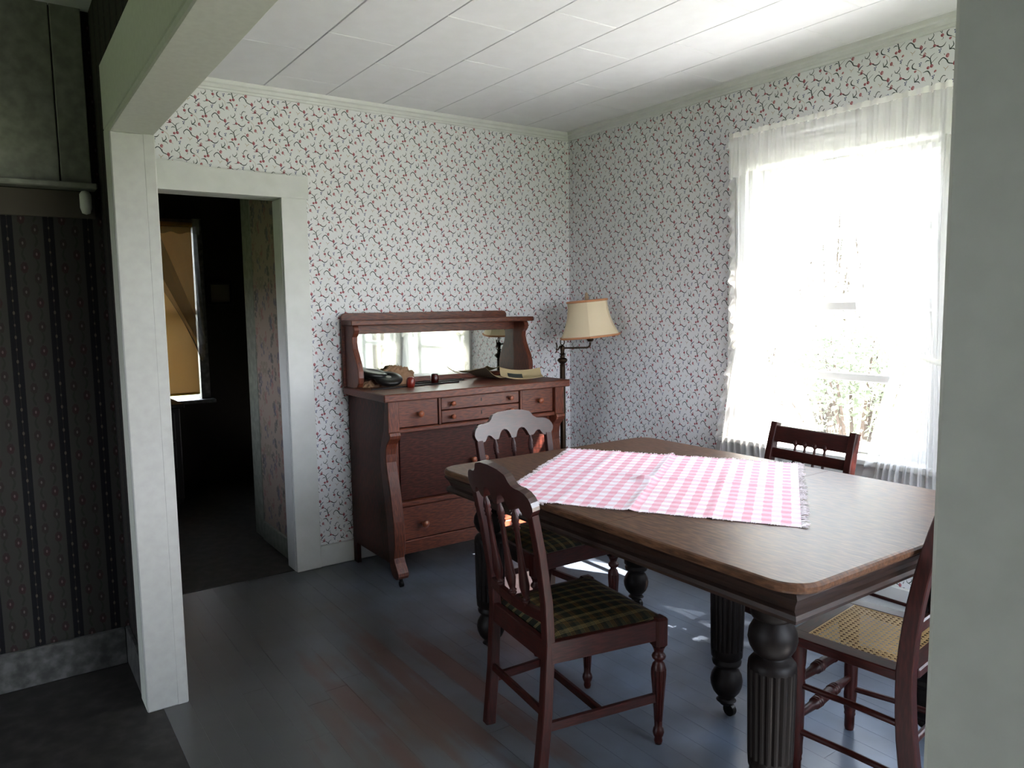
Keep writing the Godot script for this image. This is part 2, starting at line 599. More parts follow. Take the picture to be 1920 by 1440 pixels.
func make_materials() -> void:
	var fine := noise_tex(0.03, Color(0.2, 0.2, 0.2), Color.WHITE, 4, Color(0, 0, 0, 0), 512, 5)
	var oak := noise_tex(0.018, Color(0.26, 0.108, 0.062), Color(0.43, 0.205, 0.118), 5, Color(0.345, 0.155, 0.088), 512, 11)
	var mahog := noise_tex(0.016, Color(0.13, 0.034, 0.026), Color(0.215, 0.068, 0.050), 4, Color(0.168, 0.048, 0.036), 512, 12)
	var dark_oak := noise_tex(0.02, Color(0.22, 0.15, 0.108), Color(0.38, 0.27, 0.195), 5, Color(0.30, 0.205, 0.148), 512, 13)
	var ebony := noise_tex(0.02, Color(0.035, 0.022, 0.02), Color(0.075, 0.048, 0.04), 4, Color(0.052, 0.034, 0.03), 512, 14)
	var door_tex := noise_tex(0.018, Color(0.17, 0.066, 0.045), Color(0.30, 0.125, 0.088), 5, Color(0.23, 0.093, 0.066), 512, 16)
	var frame_tex := noise_tex(0.02, Color(0.10, 0.062, 0.046), Color(0.20, 0.13, 0.098), 5, Color(0.145, 0.092, 0.07), 512, 15)
	for ax in 3:
		mats["oak%d" % ax] = wood(oak, ax, 0.42, 7.0, 1.9)
		mats["shadeoak%d" % ax] = wood(door_tex, ax, 0.46, 6.0, 1.9)  # darker copy of the oak, shade put into doors and sides
		mats["shadeoak%d" % ax].metallic_specular = 0.35
		mats["mahog%d" % ax] = wood(mahog, ax, 0.42, 7.0, 1.8)
		mats["mahog%d" % ax].metallic_specular = 0.36
		mats.crest = wood(mahog, 0, 0.3, 7.0, 1.8)
		mats.crest.metallic_specular = 0.62
		mats["tab%d" % ax] = wood(dark_oak, ax, 0.40, 5.0, 1.3)
		mats["tab%d" % ax].metallic_specular = 0.30
		mats["frame%d" % ax] = wood(frame_tex, ax, 0.4, 7.0, 1.3)  # table wood darkened for the aprons, their shade put into the colour
		mats["ebony%d" % ax] = wood(ebony, ax, 0.5, 9.0, 1.5)
		mats["ebony%d" % ax].metallic_specular = 0.28
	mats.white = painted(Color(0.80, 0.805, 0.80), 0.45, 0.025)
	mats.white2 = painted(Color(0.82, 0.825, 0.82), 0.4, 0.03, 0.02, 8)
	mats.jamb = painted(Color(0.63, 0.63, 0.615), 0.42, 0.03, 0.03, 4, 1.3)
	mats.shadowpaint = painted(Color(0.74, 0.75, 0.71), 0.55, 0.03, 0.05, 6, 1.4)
	mats.ceil = painted(Color(0.88, 0.885, 0.895), 0.7, 0.015, 0.02, 7)
	mats.wall = plain(Color.WHITE, 0.75)
	mats.wall.albedo_texture = vine_paper()
	mats.wall.uv1_triplanar = true
	mats.wall.uv1_world_triplanar = true
	mats.wall.uv1_scale = Vector3(1 / 0.27, 1 / 0.19, -1 / 0.27)
	mats.wall.uv1_offset = Vector3(-0.01 / 0.27, -2.467 / 0.19, 2.193 / 0.27)
	mats.band = plain(Color.WHITE, 0.85, 0.0, 0.3)
	mats.band.albedo_texture = band_paper()
	mats.band.uv1_triplanar = true
	mats.band.uv1_world_triplanar = true
	mats.band.uv1_scale = Vector3(1 / 0.13, 1 / 0.18, 1 / 0.13)
	mats.band.uv1_offset = Vector3(3.03 / 0.13, 0, 0)
	mats.faded = plain(Color.WHITE, 0.8)
	mats.faded.albedo_texture = faded_paper()
	mats.faded.uv1_triplanar = true
	mats.faded.uv1_world_triplanar = true
	mats.faded.uv1_scale = Vector3.ONE * 2.0
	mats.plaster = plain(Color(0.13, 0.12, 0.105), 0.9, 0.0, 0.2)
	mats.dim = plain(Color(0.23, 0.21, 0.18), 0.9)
	mats.oldpaint = painted(Color(0.42, 0.43, 0.39), 0.6, 0.13, 0.03, 21, 1.0)
	mats.darkpaint = painted(Color(0.22, 0.22, 0.21), 0.6, 0.3, 0.03, 24, 1.0)  # dark mottled grey for near room baseboards and the back window frame
	mats.floor = plain(Color.WHITE, 0.30)
	mats.floor.albedo_texture = floor_paint()
	mats.floor.heightmap_enabled = true
	mats.floor.heightmap_texture = fine
	mats.floor.heightmap_scale = 0.05
	mats.subfloor = plain(Color(0.05, 0.045, 0.04), 0.9)
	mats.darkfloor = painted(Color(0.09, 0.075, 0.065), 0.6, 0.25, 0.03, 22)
	mats.brass = plain(Color(0.20, 0.145, 0.095), 0.38, 0.75)
	mats.knob = plain(Color(0.50, 0.26, 0.16), 0.28)
	mats.black = plain(Color(0.02, 0.018, 0.017), 0.5)
	mats.iron = plain(Color(0.06, 0.055, 0.05), 0.45, 0.6)
	mats.mirror = plain(Color(0.86, 0.88, 0.84), 0.03, 1.0)
	mats.glass = plain(Color(1, 1, 1, 0.03), 0.02)
	mats.glass.transparency = BaseMaterial3D.TRANSPARENCY_ALPHA
	mats.sheer = plain(Color(0.86, 0.855, 0.85, 0.42), 0.85, 0.0, 0.2)
	mats.sheer.transparency = BaseMaterial3D.TRANSPARENCY_ALPHA
	mats.sheer.backlight_enabled = true
	mats.sheer.backlight = Color(0.80, 0.80, 0.80)
	mats.sheer.cull_mode = BaseMaterial3D.CULL_DISABLED
	mats.hem = plain(Color(0.95, 0.945, 0.93, 0.75), 0.85, 0.0, 0.2)
	mats.hem.transparency = BaseMaterial3D.TRANSPARENCY_ALPHA
	mats.hem.backlight_enabled = true
	mats.hem.backlight = Color(0.9, 0.9, 0.88)
	mats.cloth = plain(Color.WHITE, 0.9, 0.0, 0.2)
	mats.cloth.albedo_texture = gingham()
	mats.cloth.backlight_enabled = true
	mats.cloth.backlight = Color(0.25, 0.25, 0.25)
	mats.fringe = plain(Color(0.90, 0.86, 0.88), 0.9, 0.0, 0.2)
	mats.plaid = plain(Color.WHITE, 0.85, 0.0, 0.25)
	mats.plaid.albedo_texture = plaid()
	mats.plaid.uv1_triplanar = true
	mats.plaid.uv1_scale = Vector3.ONE * 5.2
	mats.cane = plain(Color(0.62, 0.51, 0.33), 0.45)
	mats.shade = plain(Color(0.86, 0.80, 0.69), 0.8, 0.0, 0.2)
	mats.shade.backlight_enabled = true
	mats.shade.backlight = Color(0.55, 0.5, 0.42)
	mats.braid = plain(Color(0.72, 0.50, 0.36), 0.85)
	mats.finial = plain(Color(0.62, 0.52, 0.42), 0.5)
	mats.kraft = plain(Color(0.52, 0.40, 0.30), 0.85)
	mats.cream = plain(Color(0.80, 0.72, 0.56), 0.8)
	mats.ink = plain(Color(0.20, 0.24, 0.23), 0.7)
	mats.mount = plain(Color(0.33, 0.29, 0.23), 0.75)
	mats.redwood = plain(Color(0.42, 0.10, 0.06), 0.28)
	mats.darkred = plain(Color(0.24, 0.05, 0.045), 0.26)
	mats.tin = plain(Color(0.045, 0.05, 0.052), 0.34)
	mats.label = plain(Color(0.55, 0.55, 0.52), 0.6)
	mats.blind = plain(Color(0.70, 0.50, 0.13), 0.8, 0.0, 0.1)
	mats.blind.backlight_enabled = true
	mats.blind.backlight = Color(0.52, 0.47, 0.38)
	mats.voile = plain(Color(0.36, 0.28, 0.17, 0.5), 0.9, 0.0, 0.1)
	mats.voile.transparency = BaseMaterial3D.TRANSPARENCY_ALPHA
	mats.voile.backlight_enabled = true
	mats.voile.backlight = Color(0.5, 0.5, 0.5)
	mats.voile.cull_mode = BaseMaterial3D.CULL_DISABLED
	mats.siding = plain(Color(0.75, 0.75, 0.72), 0.7)
	mats.grass = painted(Color(0.30, 0.36, 0.16), 0.9, 0.3, 0.05, 31, 0.6)
	mats.bounce_walk = plain(Color(0.74, 0.74, 0.74), 0.9)
	mats.bark = plain(Color(0.24, 0.19, 0.15), 0.9)


# ---------------------------------------------------------------- the setting
func build_shell() -> void:
	# dining room walls
	var wb := MB.new()
	wb.box(Vector3((-1.914 + 0.15) / 2, CEIL / 2, -0.06), Vector3(2.064, CEIL, 0.12))
	wb.box(Vector3((WOUT - 2.58) / 2, CEIL / 2, -0.06), Vector3(-2.58 - WOUT, CEIL, 0.12))
	wb.box(Vector3((-2.58 - 1.914) / 2, (2.024 + CEIL) / 2, -0.06), Vector3(0.666, CEIL - 2.024, 0.12))
	struct("wall_back", wb, mats.wall, "back wall in cream vine and berry paper behind the sideboard", "wall")
	var wr := MB.new()
	for s in [[-0.12, 1.44], [2.40, 2.70], [3.66, DEEP + 0.15]]:
		wr.box(Vector3(0.075, CEIL / 2, (s[0] + s[1]) / 2), Vector3(0.15, CEIL, s[1] - s[0]))
	for s in [[1.44, 2.40], [2.70, 3.66]]:
		wr.box(Vector3(0.075, 0.35, (s[0] + s[1]) / 2), Vector3(0.15, 0.70, s[1] - s[0]))
		wr.box(Vector3(0.075, (2.12 + CEIL) / 2, (s[0] + s[1]) / 2), Vector3(0.15, CEIL - 2.12, s[1] - s[0]))
	struct("wall_right", wr, mats.wall, "window wall in cream vine and berry paper", "wall")
	var wl := MB.new()
	var mx := (WIN + WOUT + 0.02) / 2
	var tx := WIN - WOUT - 0.02
	wl.box(Vector3(mx, CEIL / 2, 0.547), Vector3(tx, CEIL, 1.094))
	wl.box(Vector3(mx, CEIL / 2, (3.80 + 5.4) / 2), Vector3(tx, CEIL, 1.60))
	wl.box(Vector3(mx, (2.045 + CEIL) / 2, (1.094 + 3.80) / 2), Vector3(tx, CEIL - 2.045, 3.80 - 1.094))
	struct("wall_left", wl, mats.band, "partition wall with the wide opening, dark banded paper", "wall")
	var wn := MB.new()
	wn.box(Vector3(-2.43, CEIL / 2, DEEP + 0.075), Vector3(0.57, CEIL, 0.15))
	wn.box(Vector3(-0.28, CEIL / 2, DEEP + 0.075), Vector3(0.56, CEIL, 0.15))
	wn.box(Vector3(-1.35, 0.35, DEEP + 0.075), Vector3(1.62, 0.70, 0.15))
	wn.box(Vector3(-1.35, (2.12 + CEIL) / 2, DEEP + 0.075), Vector3(1.62, CEIL - 2.12, 0.15))
	struct("wall_near", wn, mats.wall, "near wall of the dining room with a window", "wall")

	# ceiling slab and its panels
	var cs := MB.new().box(Vector3(-3.0, CEIL + 0.10, 2.0), Vector3(6.6, 0.14, 7.2))
	var ceil_node := struct("ceiling", cs, mats.dim, "white ceiling of long panels with fine joints", "ceiling")
	var pw := 0.325
	for i in 9:
		var x1 := -2.0 - 2 * pw + i * pw
		var a := maxf(x1, WIN)
		var b := minf(x1 + pw, 0.0)
		if b - a < 0.02:
			continue
		var z := -0.02 - (0.67 if i % 2 else 0.41)
		while z < DEEP:
			var z0 := maxf(z, 0.0)
			var z1 := minf(z + 0.67, DEEP)
			if z1 > z0 + 0.01:
				var pm := MB.new().box(Vector3((a + b) / 2, CEIL + 0.015, (z0 + z1) / 2), Vector3(b - a - 0.002, 0.03, z1 - z0 - 0.0012), 0.003)
				obj("panel", pm, mats.ceil, ceil_node)
			z += 0.67
	# floor boards
	var fs := MB.new().box(Vector3(-3.0, -0.10, 2.0), Vector3(6.3, 0.15, 6.8))
	var fl := struct("floor", fs, mats.subfloor, "painted board floor, blue grey paint worn to brown", "floor")
	rng.seed = 5
	var bw := 0.086
	var nb := 0
	var x := -2.8
	while x < -0.001:
		var xe := minf(x + bw, 0.0)
		var cuts := [-0.02, 0.9 + rng.randf() * 1.2, 2.6 + rng.randf() * 1.2, DEEP]
		for k in 3:
			var m := MB.new().box(Vector3((x + xe) / 2, -0.0125 + rng.randf_range(-0.0003, 0.0), (cuts[k] + cuts[k + 1]) / 2), Vector3(xe - x - 0.0004, 0.025, cuts[k + 1] - cuts[k] - 0.0004), 0.0004)
			for q in m.v.size():
				m.t[q] = Vector2((m.v[q].x + 2.8) / 2.8, m.v[q].z / DEEP)
			obj("board", m, mats.floor, fl)
		x += bw
		nb += 1
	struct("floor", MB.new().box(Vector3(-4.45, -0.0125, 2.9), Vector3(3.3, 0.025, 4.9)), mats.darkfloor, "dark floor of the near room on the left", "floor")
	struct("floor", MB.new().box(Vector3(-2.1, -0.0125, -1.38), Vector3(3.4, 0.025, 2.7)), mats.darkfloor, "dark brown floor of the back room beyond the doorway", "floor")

	# crown trim
	var prof := PackedVector2Array([Vector2(0, 0), Vector2(0.012, 0), Vector2(0.014, -0.010), Vector2(0.020, -0.013), Vector2(0.020, -0.028), Vector2(0.030, -0.034), Vector2(0.036, -0.05), Vector2(0, -0.05)])
	var up := PackedVector2Array()
	for q in prof:
		up.append(Vector2(q.x, -0.05 - q.y))
	var tb := MB.new().extr(up, 2.71, Transform3D(Basis(Vector3(0, 0, 1), Vector3(0, 1, 0), Vector3(-1, 0, 0)), Vector3(WIN / 2, CEIL, 0)))
	struct("trim_1", tb, mats.white2, "stepped crown trim along the back wall", "trim")
	var tr := MB.new().extr(up, DEEP, Transform3D(Basis(Vector3(-1, 0, 0), Vector3(0, 1, 0), Vector3(0, 0, -1)), Vector3(0, CEIL, DEEP / 2)))
	struct("trim_2", tr, mats.white2, "stepped crown trim along the window wall", "trim")

	# baseboards
	struct("baseboard_back", MB.new().box(Vector3(-0.9, 0.06, 0.009), Vector3(1.80, 0.12, 0.018), 0.004), mats.white, "white baseboard along the back wall by the doorway", "baseboard")
	var br := struct("baseboard_right", MB.new().box(Vector3(-0.01, 0.085, DEEP / 2), Vector3(0.02, 0.17, DEEP - 0.04), 0.004), mats.white, "pale baseboard along the window wall", "baseboard")
	obj("shoe_moulding", MB.new().box(Vector3(-0.028, 0.012, DEEP / 2), Vector3(0.018, 0.024, DEEP - 0.05), 0.006), mats.mahog2, br, "brown shoe moulding")
	obj("cap_strip", MB.new().box(Vector3(-0.024, 0.105, DEEP / 2), Vector3(0.012, 0.014, DEEP - 0.05), 0.003), mats.mahog2, br, "brown strip")

	# doorway in the back wall
	var d := struct("door_1", MB.new().box(Vector3(-1.8655, 1.003, 0.011), Vector3(0.137, 2.006, 0.022), 0.003), mats.white, "white cased doorway into the dark back room", "doorway")
	var hdr := PackedVector2Array([Vector2(-2.713, 2.004), Vector2(-1.787, 2.004), Vector2(-1.787, 2.118), Vector2(-2.25, 2.125), Vector2(-2.40, 2.141), Vector2(-2.713, 2.143)])
	obj("header", MB.new().extr(hdr, 0.024, Transform3D(Basis(), Vector3(0, 0, 0.012))), mats.white, d)
	obj("casing", MB.new().box(Vector3(-2.647, 1.003, 0.011), Vector3(0.132, 2.006, 0.022), 0.003), mats.white, d)
	obj("jamb", MB.new().box(Vector3(-1.925, 1.0, -0.061), Vector3(0.022, 2.0, 0.124), 0.002), mats.white2, d)
	obj("jamb", MB.new().box(Vector3(-2.57, 1.0, -0.061), Vector3(0.022, 2.0, 0.124), 0.002), mats.white2, d)
	obj("head_jamb", MB.new().box(Vector3(-2.247, 2.014, -0.061), Vector3(0.65, 0.022, 0.124), 0.002), mats.white2, d)

	# wide opening: jambs, soffit and casings
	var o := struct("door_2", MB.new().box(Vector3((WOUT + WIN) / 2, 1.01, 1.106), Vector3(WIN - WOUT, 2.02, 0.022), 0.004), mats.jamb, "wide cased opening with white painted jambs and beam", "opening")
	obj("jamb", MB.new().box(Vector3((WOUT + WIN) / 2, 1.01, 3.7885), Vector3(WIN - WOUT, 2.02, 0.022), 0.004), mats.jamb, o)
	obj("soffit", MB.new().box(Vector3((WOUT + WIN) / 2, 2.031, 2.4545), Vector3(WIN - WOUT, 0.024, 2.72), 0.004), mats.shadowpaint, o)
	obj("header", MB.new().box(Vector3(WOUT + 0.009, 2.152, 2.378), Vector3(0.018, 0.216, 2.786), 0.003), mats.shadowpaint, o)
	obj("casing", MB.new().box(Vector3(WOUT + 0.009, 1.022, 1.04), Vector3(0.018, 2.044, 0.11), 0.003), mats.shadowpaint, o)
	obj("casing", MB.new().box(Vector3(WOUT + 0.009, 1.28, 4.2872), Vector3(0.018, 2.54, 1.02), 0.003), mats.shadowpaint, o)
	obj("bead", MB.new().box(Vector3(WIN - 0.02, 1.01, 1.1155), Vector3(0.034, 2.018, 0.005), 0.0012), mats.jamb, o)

	# near room on the left
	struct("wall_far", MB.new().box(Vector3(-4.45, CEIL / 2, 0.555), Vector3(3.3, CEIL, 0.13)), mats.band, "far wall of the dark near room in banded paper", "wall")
	var wo := MB.new()
	wo.box(Vector3(-6.0, CEIL / 2, 1.1), Vector3(0.15, CEIL, 1.2)).box(Vector3(-6.0, CEIL / 2, 4.075), Vector3(0.15, CEIL, 2.75))
	wo.box(Vector3(-6.0, 0.45, 2.2), Vector3(0.15, 0.9, 1.02)).box(Vector3(-6.0, 2.2, 2.2), Vector3(0.15, 0.7, 1.02))  # gap between the boxes added to let daylight onto the casing and header
	struct("wall_outer", wo, mats.white, "outer wall of the dark near room", "wall")
	struct("wall_rear", MB.new().box(Vector3(-4.4, CEIL / 2, 5.4), Vector3(3.4, CEIL, 0.15)), mats.white, "rear wall of the dark near room", "wall")
	struct("ceiling", MB.new().box(Vector3(-4.45, CEIL + 0.015, 2.9), Vector3(3.3, 0.03, 5.0)), mats.white, "white ceiling of the near room, kept pale to bounce light", "ceiling")  # unseen walls and ceiling of this room kept white to bounce light
	var bf := MB.new().box(Vector3(-4.4, 0.075, 0.631), Vector3(3.1, 0.15, 0.022), 0.004)
	struct("baseboard_far", bf, mats.darkpaint, "dark baseboard under the banded paper", "baseboard")
	struct("baseboard_left", MB.new().box(Vector3(WOUT + 0.012, 0.075, 0.80), Vector3(0.018, 0.15, 0.36), 0.004), mats.darkpaint, "dark baseboard beside the wide opening", "baseboard")
	# boards above the plate rail
	var ub := struct("trim_3", MB.new().box(Vector3(-3.42, 1.895, 0.662), Vector3(1.14, 0.022, 0.084), 0.004), mats.oldpaint, "old painted boards and rail above the banded paper", "trim")
	obj("board", MB.new().box(Vector3(-2.911, 2.235, 0.632), Vector3(0.10, 0.655, 0.024), 0.003), mats.oldpaint, ub)
	obj("board", MB.new().box(Vector3(-3.19, 2.235, 0.632), Vector3(0.45, 0.655, 0.024), 0.003), mats.oldpaint, ub)
	obj("board", MB.new().box(Vector3(-3.70, 2.235, 0.632), Vector3(0.56, 0.655, 0.024), 0.003), mats.oldpaint, ub)
	obj("rail_shade", MB.new().box(Vector3(-3.42, 1.832, 0.626), Vector3(1.13, 0.10, 0.012), 0.002), mats.dim, ub)  # dark strip standing in for the shadow under the rail
	obj("corbel", MB.new().lathe([Vector2(0, -0.045), Vector2(0.014, -0.04), Vector2(0.02, -0.02), Vector2(0.02, 0.03), Vector2(0.012, 0.042), Vector2(0, 0.045)], 16, Transform3D(Basis(), Vector3(-2.888, 1.838, 0.66))), mats.shadowpaint, ub, "pale rounded corbel")

	# back room beyond the doorway
	var hw := MB.new()
	hw.box(Vector3(-1.83, CEIL / 2, -0.41), Vector3(0.12, CEIL, 0.58))
	struct("wall_hall", hw, mats.faded, "short wall in faded blossom paper inside the doorway", "wall")
	var hp := struct("trim_4", MB.new().box(Vector3(-1.884, 1.1, -0.79), Vector3(0.022, 2.2, 0.18), 0.003), mats.oldpaint, "grey painted casing at the end of the faded paper", "trim")
	obj("post", MB.new().box(Vector3(-1.82, CEIL / 2, -0.79), Vector3(0.10, CEIL, 0.17), 0.003), mats.dim, hp)
	struct("baseboard_hall", MB.new().box(Vector3(-1.896, 0.06, -0.41), Vector3(0.016, 0.12, 0.58), 0.003), mats.oldpaint, "grey baseboard under the faded paper", "baseboard")
	var hf := MB.new()
	hf.box(Vector3(-0.855, CEIL / 2, -2.66), Vector3(1.77, CEIL, 0.12)).box(Vector3(-3.255, CEIL / 2, -2.66), Vector3(1.29, CEIL, 0.12))
	hf.box(Vector3(-2.175, 0.345, -2.66), Vector3(0.87, 0.69, 0.12)).box(Vector3(-2.175, (2.15 + CEIL) / 2, -2.66), Vector3(0.87, CEIL - 2.15, 0.12))
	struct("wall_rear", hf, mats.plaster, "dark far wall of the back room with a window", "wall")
	struct("wall_hall", MB.new().box(Vector3(-3.75, CEIL / 2, -1.78), Vector3(0.12, CEIL, 1.89)).box(Vector3(-3.75, CEIL / 2, -0.15), Vector3(0.12, CEIL, 0.35)).box(Vector3(-3.75, 0.5, -0.58), Vector3(0.12, 1.0, 0.52)).box(Vector3(-3.75, 2.07, -0.58), Vector3(0.12, 0.96, 0.52)), mats.plaster, "left wall of the dark back room", "wall")  # small unseen opening added to light the faded paper and door jamb
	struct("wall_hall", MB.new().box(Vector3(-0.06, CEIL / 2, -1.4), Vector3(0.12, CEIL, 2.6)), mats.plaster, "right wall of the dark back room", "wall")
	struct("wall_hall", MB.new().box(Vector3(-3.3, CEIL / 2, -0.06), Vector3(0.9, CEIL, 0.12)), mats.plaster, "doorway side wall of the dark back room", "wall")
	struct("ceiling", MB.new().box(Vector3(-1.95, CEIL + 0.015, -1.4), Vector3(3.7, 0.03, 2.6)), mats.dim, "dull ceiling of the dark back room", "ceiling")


# a double-hung window in a wall facing -x (its own axes: x out of the room, z along the wall)
func build_window(called: String, z0: float, z1: float, label: String, turn := 0.0, at := Vector3.ZERO) -> Node3D:
	var w := Node3D.new()
	w.name = called
	add_child(w)
	tag(w, label, "window")
	w.set_meta("kind", "structure")
	w.position = at
	w.rotation.y = turn
	var zc := (z0 + z1) / 2
	var dz := z1 - z0
	obj("casing", MB.new().box(Vector3(-0.012, 1.44, z0 - 0.045), Vector3(0.024, 1.46, 0.10), 0.003), mats.white2, w)
	obj("casing", MB.new().box(Vector3(-0.012, 1.44, z1 + 0.045), Vector3(0.024, 1.46, 0.10), 0.003), mats.white2, w)
	obj("head_casing", MB.new().box(Vector3(-0.013, 2.155, zc), Vector3(0.026, 0.11, dz + 0.21), 0.003), mats.white2, w)
	obj("sill", MB.new().box(Vector3(0.03, 0.71, zc), Vector3(0.19, 0.03, dz + 0.24), 0.006), mats.white2, w)
	obj("apron", MB.new().box(Vector3(-0.010, 0.65, zc), Vector3(0.02, 0.088, dz + 0.18), 0.003), mats.white2, w)
	for s in [z0 + 0.011, z1 - 0.011]:
		obj("jamb", MB.new().box(Vector3(0.08, 1.42, s), Vector3(0.14, 1.40, 0.022), 0.002), mats.white2, w)
	obj("head_jamb", MB.new().box(Vector3(0.08, 2.109, zc), Vector3(0.14, 0.022, dz - 0.044), 0.002), mats.white2, w)
	for s in [[0.075, 0.725, 1.425, "lower_sash"], [0.105, 1.385, 2.098, "upper_sash"]]:
		var xx: float = s[0]
		var lo: float = s[1]
		var hi: float = s[2]
		var a := z0 + 0.023
		var b := z1 - 0.023
		var m := MB.new()
		m.box(Vector3(xx, lo + 0.025, zc), Vector3(0.028, 0.05, b - a), 0.003)
		m.box(Vector3(xx, hi - 0.02, zc), Vector3(0.028, 0.04, b - a), 0.003)
		m.box(Vector3(xx, (lo + hi) / 2, a + 0.022), Vector3(0.0275, hi - lo - 0.09, 0.044), 0.003)
		m.box(Vector3(xx, (lo + hi) / 2, b - 0.022), Vector3(0.0275, hi - lo - 0.09, 0.044), 0.003)
		var sash := obj(s[3], m, mats.white2, w)
		var mid := (lo + hi) / 2
		obj("muntin", MB.new().box(Vector3(xx, mid, zc), Vector3(0.026, 0.036, b - a - 0.09), 0.003), mats.white2, sash)
		for q in [[lo + 0.05, mid - 0.018], [mid + 0.018, hi - 0.04]]:
			obj("pane", MB.new().box(Vector3(xx, (q[0] + q[1]) / 2, zc), Vector3(0.003, q[1] - q[0], b - a - 0.088)), mats.glass, sash)
	return w


# gathered sheer panel: rows of (height, outer edge, inner edge, depth of the folds)
func sheer_panel(rows: Array, x0: float, pleats: float, phase: float, cols := 110) -> MB:
	var g := []
	var steps := 12
	for i in rows.size() - 1:
		for k in steps + (1 if i == rows.size() - 2 else 0):
			var f := float(k) / steps
			var a: Array = rows[i]
			var b: Array = rows[i + 1]
			var pr: Array = rows[maxi(i - 1, 0)]
			var nx: Array = rows[mini(i + 2, rows.size() - 1)]
			var y := lerpf(a[0], b[0], f)
			var zo := cubic_interpolate(a[1], b[1], pr[1], nx[1], f)
			var zi := cubic_interpolate(a[2], b[2], pr[2], nx[2], f)
			var am := lerpf(a[3], b[3], f)
			var row := []
			for j in cols:
				var u := float(j) / (cols - 1)
				var wob := sin(y * 7.0 + u * 9.0) * 0.25
				var fold := sin(TAU * pleats * u + phase + wob) + 0.45 * sin(TAU * pleats * 2.3 * u + phase * 2.0 - wob * 2.0)
				row.append(Vector3(x0 + am * fold, y + 0.004 * sin(TAU * pleats * u), lerpf(zo, zi, u)))
			g.append(row)
	return MB.new().sheet(g)

func ruffle(path: Array, width: float, x0: float, side: float) -> MB:
	var cv := Curve3D.new()
	for p in path:
		cv.add_point(Vector3(x0, p[0], p[1]))
	var ln := cv.get_baked_length()
	var k := int(ln / 0.006)
	var g := [[], [], []]
	for i in k + 1:
		var p := cv.sample_baked(ln * i / k)
		var w := sin(i * 0.55) * 0.7 + sin(i * 0.23 + 1.0) * 0.5
		g[0].append(p)
		g[1].append(p + Vector3(0.010 * w, 0.002 * w, side * width * 0.5))
		g[2].append(p + Vector3(0.020 * w, -0.006 + 0.006 * w, side * width * (0.9 + 0.12 * w)))
	return MB.new().sheet(g)

